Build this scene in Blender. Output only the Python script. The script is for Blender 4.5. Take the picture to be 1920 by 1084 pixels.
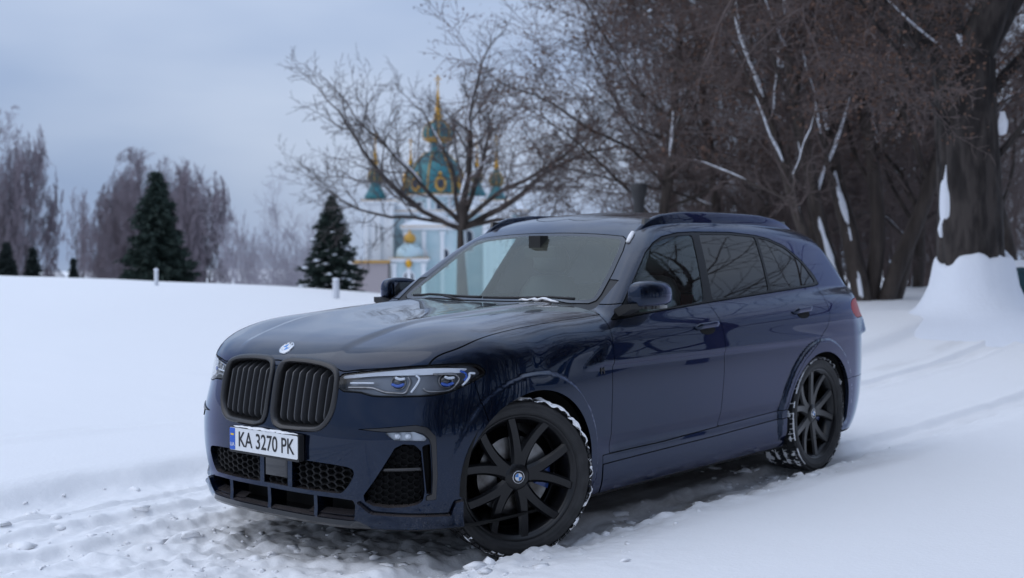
import bpy, bmesh, math, random
import numpy as np
from mathutils import Matrix, Vector, Euler
R = math.radians
for _o in list(bpy.data.objects): bpy.data.objects.remove(_o)
scene = bpy.context.scene
COL = scene.collection

# ------------------------------------------------------------------ camera
CAM_POS = np.array([4.6666, 4.7550, 1.4716])
CAM_YAW, CAM_PITCH, CAM_ROLL = R(220.0309), R(-1.512), R(-0.149)
CAM_F = 2296.24          # focal length in pixels of a 1920 wide picture
_fw = np.array([math.cos(CAM_YAW)*math.cos(CAM_PITCH), math.sin(CAM_YAW)*math.cos(CAM_PITCH), math.sin(CAM_PITCH)])
_rt = np.cross(_fw, [0, 0, 1.]); _rt /= np.linalg.norm(_rt); _up = np.cross(_rt, _fw)
_rt, _up = _rt*math.cos(CAM_ROLL)+_up*math.sin(CAM_ROLL), -_rt*math.sin(CAM_ROLL)+_up*math.cos(CAM_ROLL)
_cd = bpy.data.cameras.new('camera'); _co = bpy.data.objects.new('camera', _cd); COL.objects.link(_co)
_co.matrix_world = Matrix([[_rt[i], _up[i], -_fw[i], CAM_POS[i]] for i in range(3)] + [[0, 0, 0, 1]])
_cd.sensor_width = 36; _cd.lens = CAM_F/1920*36; _cd.clip_end = 3000; _cd.clip_start = .05
_cd.dof.use_dof = True; _cd.dof.focus_distance = 5.9; _cd.dof.aperture_fstop = 2.3
scene.camera = _co

# ------------------------------------------------------------------ sky and light
SUN_EL, SUN_AZ = R(52), R(330)      # soft light from the left, behind the cloud; azimuth measured from +x towards +y
w = bpy.data.worlds.new('World'); scene.world = w; w.use_nodes = True
nt = w.node_tree; nt.nodes.clear()
_out = nt.nodes.new('ShaderNodeOutputWorld'); _bg = nt.nodes.new('ShaderNodeBackground')
_sky = nt.nodes.new('ShaderNodeTexSky'); _sky.sky_type = 'NISHITA'; _sky.sun_disc = False
_sky.sun_elevation = SUN_EL; _sky.sun_rotation = R(90)-SUN_AZ; _sky.dust_density = 2.0
_tc = nt.nodes.new('ShaderNodeTexCoord'); _mp = nt.nodes.new('ShaderNodeMapping'); _mp.inputs['Scale'].default_value = (1.5, 1.5, 4.5)
_mp.inputs['Location'].default_value = (.35, .2, .1)
_nz = nt.nodes.new('ShaderNodeTexNoise'); _nz.inputs['Scale'].default_value = 1.6; _nz.inputs['Detail'].default_value = 4; _nz.inputs['Roughness'].default_value = .45
_cr = nt.nodes.new('ShaderNodeValToRGB'); _cr.color_ramp.elements[0].position = .33; _cr.color_ramp.elements[1].position = .68
_cr.color_ramp.elements[0].color = (.225, .30, .455, 1); _cr.color_ramp.elements[1].color = (.395, .46, .585, 1)
_sc = nt.nodes.new('ShaderNodeVectorMath'); _sc.operation = 'SCALE'; _sc.inputs['Scale'].default_value = 10.0
_mx = nt.nodes.new('ShaderNodeMix'); _mx.data_type = 'RGBA'; _mx.inputs['Factor'].default_value = .94
nt.links.new(_tc.outputs['Generated'], _mp.inputs['Vector']); nt.links.new(_mp.outputs[0], _nz.inputs['Vector'])
nt.links.new(_nz.outputs['Fac'], _cr.inputs['Fac']); nt.links.new(_cr.outputs['Color'], _sc.inputs[0])
# an overcast sky is brighter overhead than at the horizon
_sz = nt.nodes.new('ShaderNodeSeparateXYZ'); _mr = nt.nodes.new('ShaderNodeMapRange'); _mr.inputs['To Min'].default_value = 8.9; _mr.inputs['To Max'].default_value = 17.0
nt.links.new(_tc.outputs['Generated'], _sz.inputs[0]); nt.links.new(_sz.outputs['Z'], _mr.inputs['Value']); nt.links.new(_mr.outputs[0], _sc.inputs['Scale'])
nt.links.new(_sky.outputs[0], _mx.inputs['A']); nt.links.new(_sc.outputs[0], _mx.inputs['B'])
nt.links.new(_mx.outputs['Result'], _bg.inputs['Color']); _bg.inputs['Strength'].default_value = .1
nt.links.new(_bg.outputs[0], _out.inputs[0])
_sl = bpy.data.lights.new('sun', 'SUN'); _sl.energy = .6; _sl.angle = R(75); _sl.color = (1., .96, .90)
_so = bpy.data.objects.new('sun', _sl); COL.objects.link(_so)
_d = Vector((math.cos(SUN_AZ)*math.cos(SUN_EL), math.sin(SUN_AZ)*math.cos(SUN_EL), math.sin(SUN_EL)))
_so.rotation_euler = _d.to_track_quat('Z', 'Y').to_euler()
scene.view_settings.view_transform = 'Standard'; scene.view_settings.look = 'None'
scene.view_settings.exposure = 0.5; scene.view_settings.gamma = 1
scene.cycles.max_bounces = 10; scene.cycles.transparent_max_bounces = 24; scene.cycles.glossy_bounces = 5
scene.cycles.caustics_reflective = False; scene.cycles.caustics_refractive = False

# ------------------------------------------------------------------ helpers
def cam_ground(px, dist):
    """ground position (x, y) at a distance along the view axis, for a pixel column of the 1920 wide picture"""
    fx, fy = math.cos(CAM_YAW), math.sin(CAM_YAW); rx, ry = fy, -fx
    l = (px-960)/CAM_F*dist
    return CAM_POS[0]+fx*dist+rx*l, CAM_POS[1]+fy*dist+ry*l
def height_at(py, dist):
    """height of a pixel row at that distance"""
    return CAM_POS[2] + dist*math.tan(CAM_PITCH+math.atan((542-py)/CAM_F))
MATS = {}
def mat(name, col=(.5, .5, .5), rough=.5, metal=0., coat=0., coat_rough=.03, spec=.5, noise=None, bump=None, emit=None, stretch=None):
    if name in MATS: return MATS[name]
    m = bpy.data.materials.new(name); m.use_nodes = True; n = m.node_tree; b = n.nodes['Principled BSDF']
    b.inputs['Base Color'].default_value = (*col, 1); b.inputs['Roughness'].default_value = rough; b.inputs['Metallic'].default_value = metal
    b.inputs['Coat Weight'].default_value = coat; b.inputs['Coat Roughness'].default_value = coat_rough; b.inputs['Specular IOR Level'].default_value = spec
    tc = n.nodes.new('ShaderNodeTexCoord'); src = tc.outputs['Object']
    if stretch: mpn = n.nodes.new('ShaderNodeMapping'); mpn.inputs['Scale'].default_value = stretch; n.links.new(src, mpn.inputs[0]); src = mpn.outputs[0]
    if noise:     # (scale, second colour, low, high)
        t = n.nodes.new('ShaderNodeTexNoise'); t.inputs['Scale'].default_value = noise[0]; t.inputs['Detail'].default_value = 5
        c = n.nodes.new('ShaderNodeValToRGB'); c.color_ramp.elements[0].color = (*col, 1); c.color_ramp.elements[1].color = (*noise[1], 1)
        c.color_ramp.elements[0].position = noise[2]; c.color_ramp.elements[1].position = noise[3]
        n.links.new(src, t.inputs['Vector']); n.links.new(t.outputs['Fac'], c.inputs['Fac']); n.links.new(c.outputs['Color'], b.inputs['Base Color'])
    if bump:      # (scale, strength, distance)
        t = n.nodes.new('ShaderNodeTexNoise'); t.inputs['Scale'].default_value = bump[0]; t.inputs['Detail'].default_value = 6
        u = n.nodes.new('ShaderNodeBump'); u.inputs['Strength'].default_value = bump[1]; u.inputs['Distance'].default_value = bump[2]
        n.links.new(src, t.inputs['Vector']); n.links.new(t.outputs['Fac'], u.inputs['Height']); n.links.new(u.outputs['Normal'], b.inputs['Normal'])
    if emit: b.inputs['Emission Color'].default_value = (*emit[:3], 1); b.inputs['Emission Strength'].default_value = emit[3]
    MATS[name] = m; return m
def glass_mat(name, tint, ior=1.5, rough=0.0, refl=(1, 1, 1), haze=None):
    m = bpy.data.materials.new(name); m.use_nodes = True; n = m.node_tree; n.nodes.clear()
    o = n.nodes.new('ShaderNodeOutputMaterial'); mx = n.nodes.new('ShaderNodeMixShader'); t = n.nodes.new('ShaderNodeBsdfTransparent'); g = n.nodes.new('ShaderNodeBsdfGlossy')
    lw = n.nodes.new('ShaderNodeLayerWeight'); pw = n.nodes.new('ShaderNodeMath'); pw.operation = 'POWER'; pw.inputs[1].default_value = 5; n.links.new(lw.outputs['Facing'], pw.inputs[0]); lw.inputs['Blend'].default_value = .5
    f0 = ((ior-1)/(ior+1))**2; f = n.nodes.new('ShaderNodeMath'); f.operation = 'MULTIPLY_ADD'; f.inputs[1].default_value = 1-f0; f.inputs[2].default_value = f0; n.links.new(pw.outputs[0], f.inputs[0])      # Schlick, the same from both sides of the pane
    t.inputs['Color'].default_value = (*tint, 1); g.inputs['Roughness'].default_value = rough; g.inputs['Color'].default_value = (*refl, 1)
    n.links.new(f.outputs[0], mx.inputs[0]); n.links.new(t.outputs[0], mx.inputs[1]); n.links.new(g.outputs[0], mx.inputs[2]); n.links.new(mx.outputs[0], o.inputs[0])
    if haze:      # a film of road dust: (share, colour)
        h = n.nodes.new('ShaderNodeBsdfDiffuse'); h.inputs['Color'].default_value = (*haze[1], 1); m2 = n.nodes.new('ShaderNodeMixShader'); m2.inputs[0].default_value = haze[0]; n.links.new(mx.outputs[0], m2.inputs[1]); n.links.new(h.outputs[0], m2.inputs[2]); n.links.new(m2.outputs[0], o.inputs[0])
    MATS[name] = m; return m
def tag(o, label=None, cat=None, group=None, kind=None):
    if label: o['label'] = label
    if cat: o['category'] = cat
    if group: o['group'] = group
    if kind: o['kind'] = kind
    return o
def empty(name, loc=(0, 0, 0), rz=0):
    o = bpy.data.objects.new(name, None); COL.objects.link(o); o.location = loc; o.rotation_euler = (0, 0, rz); o.empty_display_size = .2; return o
def obj(name, verts, faces, m, parent=None, smooth=False, normals=None, mats=None, midx=None):
    me = bpy.data.meshes.new(name)
    if isinstance(faces, np.ndarray):
        V = np.ascontiguousarray(np.asarray(verts, np.float32)); Fi = np.ascontiguousarray(faces.astype(np.int32)); nf, k = Fi.shape
        me.vertices.add(len(V)); me.vertices.foreach_set('co', V.ravel()); me.loops.add(nf*k); me.loops.foreach_set('vertex_index', Fi.ravel()); me.polygons.add(nf); me.polygons.foreach_set('loop_start', np.arange(0, nf*k, k, dtype=np.int32)); me.update(calc_edges=True)
    else:
        me.from_pydata([tuple(map(float, v)) for v in verts], [], [tuple(map(int, f)) for f in faces]); me.update()
    for mm in (mats or [m]): me.materials.append(MATS[mm] if isinstance(mm, str) else mm)
    if midx is not None: me.polygons.foreach_set('material_index', np.asarray(midx, np.int32))
    if smooth or normals is not None: me.polygons.foreach_set('use_smooth', np.ones(len(me.polygons), bool))
    if normals is not None: me.normals_split_custom_set_from_vertices(np.asarray(normals).tolist())
    o = bpy.data.objects.new(name, me); COL.objects.link(o)
    if parent is not None: o.parent = parent
    return o
class MB:
    """collects simple shapes into one mesh"""
    def __init__(s): s.v = []; s.f = []; s.mi = []
    def add(s, v, f, mi=0):
        b = len(s.v); s.v += [tuple(map(float, q)) for q in v]; s.f += [tuple(int(b+i) for i in q) for q in f]; s.mi += [mi]*len(f); return s
    def box(s, c, size, rot=None, mi=0, taper=1.):
        x, y, z = [q/2 for q in size]; V = [(-x, -y, -z), (x, -y, -z), (x, y, -z), (-x, y, -z), (-x*taper, -y*taper, z), (x*taper, -y*taper, z), (x*taper, y*taper, z), (-x*taper, y*taper, z)]
        M = (Euler(rot).to_matrix() if rot else Matrix.Identity(3))
        return s.add([tuple(M@Vector(q)+Vector(c)) for q in V], [(0, 3, 2, 1), (4, 5, 6, 7), (0, 1, 5, 4), (1, 2, 6, 5), (2, 3, 7, 6), (3, 0, 4, 7)], mi)
    def loft(s, loops, closed=True, cap=True, mi=0):
        n = len(loops[0]); V = [p for l in loops for p in l]; Fq = []
        for i in range(len(loops)-1):
            for j in range(n if closed else n-1):
                k = (j+1) % n; Fq.append((i*n+j, i*n+k, (i+1)*n+k, (i+1)*n+j))
        if cap and closed: Fq += [tuple(range(n-1, -1, -1)), tuple((len(loops)-1)*n+j for j in range(n))]
        return s.add(V, Fq, mi)
    def tube(s, pts, rad, n=8, mi=0, cap=True):
        pts = [Vector(q) for q in pts]; rad = rad if hasattr(rad, '__len__') else [rad]*len(pts); loops = []
        for i, q in enumerate(pts):
            t = (pts[min(i+1, len(pts)-1)]-pts[max(i-1, 0)]).normalized(); a = t.orthogonal().normalized() if i == 0 else (a-t*a.dot(t)).normalized(); b = t.cross(a)
            loops.append([q+(a*math.cos(2*math.pi*k/n)+b*math.sin(2*math.pi*k/n))*rad[i] for k in range(n)])
        return s.loft(loops, True, cap, mi)
    def revolve(s, prof, n=32, axis='z', c=(0, 0, 0), mi=0, closed=False):
        """prof: list of (radius, height)"""
        loops = []
        for k in range(n):
            a = 2*math.pi*k/n; L = []
            for r_, h in prof:
                p_ = (r_*math.cos(a), r_*math.sin(a), h) if axis == 'z' else ((r_*math.cos(a), h, r_*math.sin(a)) if axis == 'y' else (h, r_*math.cos(a), r_*math.sin(a)))
                L.append((p_[0]+c[0], p_[1]+c[1], p_[2]+c[2]))
            loops.append(L)
        m = len(prof); V = [p_ for l in loops for p_ in l]; Fq = []
        for k in range(n):
            k2 = (k+1) % n
            for j in range(m if closed else m-1):
                j2 = (j+1) % m; f = (k*m+j, k2*m+j, k2*m+j2, k*m+j2); Fq.append(f if axis != 'y' else f[::-1])
        return s.add(V, Fq, mi)
    def build(s, name, m, parent=None, smooth=False, mats=None, sharp=None):
        o = obj(name, s.v, s.f, m, parent, smooth or sharp is not None, mats=mats, midx=s.mi if mats else None)
        if sharp is not None:
            bm = bmesh.new(); bm.from_mesh(o.data); bmesh.ops.remove_doubles(bm, verts=bm.verts, dist=1e-5); bmesh.ops.recalc_face_normals(bm, faces=bm.faces)
            for e in bm.edges: e.smooth = not (len(e.link_faces) != 2 or e.calc_face_angle(0) > R(sharp))
            bm.to_mesh(o.data); bm.free()
        return o
def copy_tree(o, parent=None):
    c = o.copy(); COL.objects.link(c); c.parent = parent
    for ch in list(o.children): copy_tree(ch, c)
    return c
# value noise -------------------------------------------------------------
_rs = np.random.RandomState(7); _NT = _rs.rand(256, 256)
def vnoise(x, y):
    xi = np.floor(x).astype(int); yi = np.floor(y).astype(int); fx = x-xi; fy = y-yi; fx = fx*fx*(3-2*fx); fy = fy*fy*(3-2*fy)
    a = _NT[xi % 256, yi % 256]; b = _NT[(xi+1) % 256, yi % 256]; c = _NT[xi % 256, (yi+1) % 256]; d = _NT[(xi+1) % 256, (yi+1) % 256]
    return (a*(1-fx)+b*fx)*(1-fy)+(c*(1-fx)+d*fx)*fy
def fbm(x, y, o=4, g=.5):
    s = 0; a = 1; t = 0
    for i in range(o): s = s+a*(vnoise(x*2**i+17.3*i, y*2**i+5.1*i)-.5); t += a; a *= g
    return s/t
# ---------- cubic spline basis ----------
class Spl:
    def __init__(s,xs):
        s.xs=np.array(xs,float); n=len(xs); o=np.argsort(s.xs); s.o=o; x=s.xs[o]; s.x=x
        h=np.diff(x); A=np.zeros((n,n)); B=np.zeros((n,n)); A[0,0]=A[-1,-1]=1
        for i in range(1,n-1):
            A[i,i-1]=h[i-1];A[i,i]=2*(h[i-1]+h[i]);A[i,i+1]=h[i]
            B[i,i-1]=6/h[i-1];B[i,i+1]=6/h[i];B[i,i]=-6/h[i-1]-6/h[i]
        s.M=np.linalg.solve(A,B)
    def basis(s,q):
        q=np.asarray(q,float).ravel(); x=s.x; n=len(x)
        qc=np.clip(q,x[0],x[-1]); i=np.clip(np.searchsorted(x,qc)-1,0,n-2)
        h=x[i+1]-x[i]; a=(x[i+1]-qc)/h; b=(qc-x[i])/h
        E=np.zeros((len(q),n)); r=np.arange(len(q)); E[r,i]+=a; E[r,i+1]+=b
        E+=((a**3-a)*h*h/6)[:,None]*s.M[i]+((b**3-b)*h*h/6)[:,None]*s.M[i+1]
        out=np.zeros_like(E); out[:,s.o]=E; return out
class Tab:
    def __init__(s,xs,ys,T): s.a=Spl(xs); s.b=Spl(ys); s.T=np.array(T,float); assert s.T.shape==(len(xs),len(ys)),s.T.shape
    def __call__(s,x,y):
        x,y=np.broadcast_arrays(x,y); A=s.a.basis(x)@s.T; return np.einsum('ij,ij->i',A,s.b.basis(y)).reshape(x.shape)
def cur(xs,vs):
    sp=Spl(xs); v=np.array(vs,float)
    return lambda q: (sp.basis(q)@v).reshape(np.shape(q))
def smax(a,b,k):
    h=np.maximum(k-np.abs(a-b),0)/k; return np.maximum(a,b)+h*h*k*.25
def smin(a,b,k): return -smax(-a,-b,k)
def sst(a,b,x):
    t=np.clip((x-a)/(b-a),0,1)
    return t*t*(3-2*t)
# ---------- body ----------
SZ=[.15,.25,.36,.5,.65,.8,.92,1.02,1.10,1.18,1.26]
SX=[.9,.6,.3,0,-.45,-.8,-1.5,-2.4,-3.1,-3.6,-4.3]
ST=[[.80,.85,.87,.88,.885,.885,.875,.86,.83,.79,.74],
    [.86,.91,.93,.94,.945,.945,.935,.92,.89,.85,.80],
    [.90,.945,.962,.972,.978,.98,.972,.952,.92,.885,.84],
    [.91,.955,.968,.978,.985,.988,.98,.962,.932,.90,.86],
    [.90,.945,.958,.97,.98,.985,.98,.965,.94,.91,.87],
    [.885,.935,.95,.962,.974,.981,.978,.966,.945,.915,.875],
    [.88,.93,.946,.96,.974,.983,.981,.970,.950,.919,.88],
    [.88,.93,.947,.962,.977,.987,.987,.977,.958,.925,.885],
    [.88,.935,.955,.972,.985,.994,.996,.988,.968,.93,.885],
    [.87,.925,.945,.962,.976,.985,.988,.980,.96,.92,.872],
    [.80,.86,.89,.91,.925,.935,.935,.925,.90,.86,.81]]
for _r in ST[4:10]: _r[7]+=.008; _r[8]+=.014; _r[9]+=.02; _r[10]+=.02
S=Tab(SX,SZ,ST)
FY=[0,.2,.4,.55,.7,.82,.92,1.02]
FZ=[.2,.3,.42,.56,.68,.8,.9,.98,1.06]
F0=[.80,.845,.862,.868,.858,.84,.818,.79,.74]
sw=[0,-.004,-.024,-.062,-.135,-.235,-.37,-.56]
F=Tab(FY,FZ,[[F0[j]+sw[i]*(1.0+ (.10 if FZ[j]>.75 else 0)) for j in range(9)] for i in range(8)])
HX=[.9,.8,.7,.55,.35,.1,-.2,-.5,-.8,-1.4,-2,-2.7,-3.3,-3.9,-4.4]
HY=[0,.15,.3,.45,.6,.72,.85,.95,1.05]
H0=[.955,1.004,1.042,1.08,1.115,1.145,1.168,1.188,1.20,1.21,1.225,1.245,1.26,1.25,1.24]
hd1=np.array([0,0,.004,.012,.010,-.006,-.045,-.095,-.16])
hd0=np.array([0,-.002,-.008,-.025,-.05,-.085,-.13,-.18,-.25])
hd2=np.array([0,0,0,0,0,-.002,-.022,-.065,-.13])
HT=[]
for i,x in enumerate(HX):
    t=np.clip((x-.35)/.45,0,1); u=np.clip((-.5-x)/.9,0,1)
    HT.append(H0[i]+(hd1*(1-t)+hd0*t)*(1-u)+hd2*u)
Hh=Tab(HX,HY,HT)
RY=[0,.4,.6,.75,.85,.93,1.02]; RZ=[.2,.35,.55,.8,1.0,1.15,1.3]
R0=[-4.12,-4.22,-4.265,-4.265,-4.235,-4.19,-4.13]; rsw=[0,.015,.05,.12,.21,.33,.52]
Rr=Tab(RY,RZ,[[R0[j]+rsw[i] for j in range(7)] for i in range(7)])
roofc=cur([-1.0,-1.3,-1.5,-1.75,-2.2,-2.8,-3.3,-3.7,-4.1],[1.56,1.662,1.708,1.744,1.768,1.762,1.728,1.675,1.59])
wheelc=((0.,.385),(-3.105,.385))
def flare(x,z):
    o=0
    for cx,cz in wheelc:
        r=np.hypot((x-cx)*.97,z-cz); o=o+.020*(1-sst(.508,.526,r))*sst(.25,.32,z)
    return o
def ridge_(x,ay):
    yr=.375+.16*(.75-x)/1.45; return .013*(1-sst(-.035,.03,ay-yr))*sst(.82,.55,x)*sst(-1.0,-.7,x)
def lower(x,y,z):
    ay=np.abs(y)
    zc=1.045+.018*np.clip(-.65-x,0,4)-.13*np.clip((x+.65)/.6,0,1.2)**2; s0=S(x,z); fd=1-sst(-.32,.02,x)
    a=ay-(s0*(1-fd)+fd*smin(s0+.003,S(x,zc)-.5*(z-zc),.014))-flare(x,z)+.014*np.exp(-((z-.455)/.05)**2)*sst(-.45,-.75,x)*sst(-2.75,-2.5,x); b=(x-F(ay,z))*.9; c=z-Hh(x,ay)-ridge_(x,ay); d=Rr(ay,z)-x
    f=smax(a,b,.16); f=smax(f,d*.9,.16); f=smax(f,c,.06); return smax(f,.19-z,.03)
def green(x,y,z):
    ay=np.abs(y); q=z-1.2
    Y=.897-.40*q-.16*q*q-.045*np.clip(-2.8-x,0,2)**2
    a=(ay-Y)*.9
    b=(x-(-.765-1.27*(z-1.185)-.10*q*np.clip(q,0,1)-(.02+.13*np.clip(q/.42,0,1))*ay*ay))*.62
    c=z-(roofc(x)-.10*ay*ay-.05*ay**4)
    d=((-4.19+.72*np.clip(z-1.2,-.2,1)+.25*np.clip(z-1.2,0,1)**2+.32*ay*ay)-x)*.8
    f=smax(a,b,.07); f=smax(f,d,.12); f=smax(f,c,.11); return smax(f,.9-z,.03)
def body(x,y,z): return smin(lower(x,y,z),green(x,y,z),.025)
def grad(f,P,h=1e-4):
    x,y,z=P.T; g=np.stack([f(x+h,y,z)-f(x-h,y,z),f(x,y+h,z)-f(x,y-h,z),f(x,y,z+h)-f(x,y,z-h)],1)/(2*h); return g
def project(f,P,it=2):
    for _ in range(it):
        g=grad(f,P); v=f(*P.T); P=P-g*(v/np.maximum((g*g).sum(1),1e-6))[:,None]
    return P
# ---------- surface nets ----------
def surfnets(f,lo,hi,h):
    ax=[np.arange(lo[i],hi[i]+h,h) for i in range(3)]
    V=f(ax[0][:,None,None],ax[1][None,:,None],ax[2][None,None,:]).astype(np.float32)
    n=V.shape; neg=V<0
    cs=np.zeros((n[0]-1,n[1]-1,n[2]-1),np.int8)
    for i in (0,1):
        for j in (0,1):
            for k in (0,1): cs+=neg[i:n[0]-1+i,j:n[1]-1+j,k:n[2]-1+k]
    act=(cs>0)&(cs<8); idx=-np.ones(cs.shape,np.int64); I=np.argwhere(act); idx[act]=np.arange(len(I))
    acc=np.zeros((len(I),3)); cnt=np.zeros(len(I))
    cor=[(i,j,k) for i in (0,1) for j in (0,1) for k in (0,1)]
    for a in cor:
        for d in range(3):
            if a[d]: continue
            b=list(a); b[d]=1
            va=V[I[:,0]+a[0],I[:,1]+a[1],I[:,2]+a[2]]; vb=V[I[:,0]+b[0],I[:,1]+b[1],I[:,2]+b[2]]
            m=(va<0)!=(vb<0); t=np.where(m,va/np.where(m,va-vb,1),0)
            p=np.tile(np.array(a,float),(len(I),1)); p[:,d]+=t
            acc[m]+=p[m]; cnt[m]+=1
    P=np.array(lo)+(I+acc/cnt[:,None])*h
    Q=[]
    for d in range(3):
        e1,e2=(d+1)%3,(d+2)%3
        sl=[slice(1,n[q]-1) for q in range(3)]; sl[d]=slice(0,n[d]-1)
        sl2=list(sl); sl2[d]=slice(1,n[d])
        A=neg[tuple(sl)]; B=neg[tuple(sl2)]
        for fl in (0,1):
            J=np.argwhere((A!=B)&(A==bool(fl)))
            off=[1,1,1]; off[d]=0; J=J+off
            def c(o1,o2):
                K=J.copy(); K[:,e1]-=o1; K[:,e2]-=o2; return idx[K[:,0],K[:,1],K[:,2]]
            q=np.stack([c(1,1),c(0,1),c(0,0),c(1,0)],1)
            Q.append(q if fl else q[:,::-1])
    Q=np.concatenate(Q); return P,Q[(Q>=0).all(1)]
# ================================================================== ground
mat('snow_small', (.89, .89, .90), .6, bump=(60, .4, .008))
def to_dl(x, y):
    fx, fy = math.cos(CAM_YAW), math.sin(CAM_YAW); return (x-CAM_POS[0])*fx+(y-CAM_POS[1])*fy, (x-CAM_POS[0])*fy-(y-CAM_POS[1])*fx
def sm(a, b, x): t = np.clip((x-a)/(b-a), 0, 1); return t*t*(3-2*t)
def ground_h(x, y, detail=True):
    """snow field rising to a brow behind the car, a packed track along x, loose snow on both sides"""
    x = np.asarray(x, float); y = np.asarray(y, float); d, l = to_dl(x, y)
    B = np.interp(l, [-60, -25, -12, -7, -2.7, 3, 8, 14, 40], [1.25, 1.15, .80, .55, .22, .30, .42, .52, .9])
    hill = B*sm(7.5, 27, d)-11*sm(29, 150, d)
    side = np.maximum(sm(1.02, 1.5, y+.22*fbm(x*.9, y*.4+9, 3)), sm(1.85, 2.25, -y+.35*fbm(x*.7+4, y*.3, 3)))
    _ls = sm(1.93, 2.12, -y+.45*fbm(x*.7+4, y*.3, 4)); bank = .085*side+.055*_ls+.05*sm(1.3, 4, y)+.03*sm(2, 6, -y)
    near = np.exp(-((d-6)/9)**2)
    _tx, _ty = cam_ground(1822, 18.5); hill = hill+.26*np.exp(-((x-_tx)**2+(y-_ty)**2)/6.)
    z = hill+bank+.10*fbm(x*.25, y*.25, 3)*sm(1.5, 6, np.maximum(y-1, -y-2))
    if not detail: return z
    rough = 1-side; q = fbm(x*3.1, y*3.4, 4); q2 = fbm(x*9+3, y*10+8, 3)
    churn = np.exp(-(((x-.6)/1.1)**2+((y+.1)/1.3)**2))+.55*np.exp(-(((y-.98)/.28)**2))*sm(1.5, .2, np.abs(x+1.2)-1.2)
    q3 = fbm(x*19+1.7, y*21+2, 2); rg = 1-np.abs(fbm(x*6.2+7, y*5.6+2, 3))*4
    z = z+rough*(.022*q+.010*q2+.006*q3)+np.clip(churn, 0, 1)*(.06*np.abs(q)+.022*np.clip(rg, 0, 1)+.036*q2+.022*q3-.02)
    z = z+side*(.012*fbm(x*1.1, y*2.2, 3)+.003*fbm(x*6, y*9, 2))
    for yc, dp, wd in ((.86, .06, .15), (-.84, .055, .15), (-1.32, .045, .12), (-1.72, .03, .05), (-.3, .03, .06)):
        c = yc+.10*fbm(x*.35+yc*7, x*0+yc, 2); u = np.clip((y-c)/wd+.55*fbm(x*2.3+yc*3, y*1.5, 3)+.35*fbm(x*8, y*6+yc, 2), -4, 4); far_ = 1. if abs(abs(yc)-.85) < .02 else sm(-5, -3, x); z = z-far_*dp*np.exp(-u**8)*(.7+.6*fbm(x*2.2, y*2+yc, 2))+far_*.018*np.exp(-((np.abs(u)-1.35)/.35)**2)*(.6+1.2*q2)
    ridge = np.exp(-((y-1.10-.2*fbm(x*.9, x*0+9, 3))/.13)**2)*sm(-6, -3, x)*sm(1.4, .4, x); z = z+ridge*(.02+.06*np.clip(q, -.1, 1))
    cr_ = np.clip(fbm(x*1.7+31, y*1.9+4, 4), 0, 1); z = z+.035*cr_*sm(1.2, 3, np.maximum(y-1, -y-2))
    z = z-.05*np.exp(-((y+3.78+.12*x)/.06)**2)*sm(-1.4, 0., x)+.03*np.exp(-((y+3.64+.12*x)/.09)**2)*sm(-1.4, 0., x)
    return z
def axis_grid(lo, hi, f0, f1, h, g=1.06):
    a = list(np.arange(f0, f1, h)); s = h; v = f0
    L = []
    while v > lo: s *= g; v -= s; L.append(v)
    U = []; s = h; v = a[-1]
    while v < hi: s *= g; v += s; U.append(v)
    return np.array(L[::-1]+a+U)
gx = axis_grid(-900, 300, -3.9, 2.3, .017, 1.05); gy = axis_grid(-900, 600, -2.5, 2.0, .017, 1.05)
GX, GY = np.meshgrid(gx, gy, indexing='ij'); GZ = ground_h(GX, GY); nx_, ny_ = GX.shape
ii = (np.arange(nx_-1)[:, None]*ny_+np.arange(ny_-1)[None, :]).ravel(); Fg = np.stack([ii, ii+ny_, ii+ny_+1, ii+1], 1)
def snow_material():
    m = bpy.data.materials.new('snow_ground'); m.use_nodes = True; n = m.node_tree; b = n.nodes['Principled BSDF']; b.inputs['Roughness'].default_value = .62; b.inputs['Specular IOR Level'].default_value = .25
    tc = n.nodes.new('ShaderNodeTexCoord'); at = n.nodes.new('ShaderNodeAttribute'); at.attribute_name = 'dirt_and_dark'
    t1 = n.nodes.new('ShaderNodeTexNoise'); t1.inputs['Scale'].default_value = 3.; t1.inputs['Detail'].default_value = 8; t1.inputs['Roughness'].default_value = .65
    mp = n.nodes.new('ShaderNodeMapping'); mp.inputs['Scale'].default_value = (.35, 1.4, 1.)
    n.links.new(tc.outputs['Object'], mp.inputs[0]); n.links.new(mp.outputs[0], t1.inputs['Vector'])
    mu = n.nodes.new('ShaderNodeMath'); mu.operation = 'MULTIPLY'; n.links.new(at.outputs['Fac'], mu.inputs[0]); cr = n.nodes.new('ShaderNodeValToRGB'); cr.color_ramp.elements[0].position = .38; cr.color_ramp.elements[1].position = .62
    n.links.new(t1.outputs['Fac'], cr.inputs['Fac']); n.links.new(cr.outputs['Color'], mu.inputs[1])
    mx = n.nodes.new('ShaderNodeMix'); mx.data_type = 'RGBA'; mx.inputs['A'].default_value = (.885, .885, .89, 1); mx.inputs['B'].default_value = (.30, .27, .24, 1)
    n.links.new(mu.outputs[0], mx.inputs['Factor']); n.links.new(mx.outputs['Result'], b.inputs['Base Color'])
    t2 = n.nodes.new('ShaderNodeTexNoise'); t2.inputs['Scale'].default_value = 34.; t2.inputs['Detail'].default_value = 6; t2.inputs['Roughness'].default_value = .6
    bu = n.nodes.new('ShaderNodeBump'); bu.inputs['Strength'].default_value = .35; bu.inputs['Distance'].default_value = .012; n.links.new(tc.outputs['Object'], t2.inputs['Vector']); n.links.new(t2.outputs['Fac'], bu.inputs['Height']); n.links.new(bu.outputs[0], b.inputs['Normal'])
    MATS['snow_ground'] = m; return m
snow_material()
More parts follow.
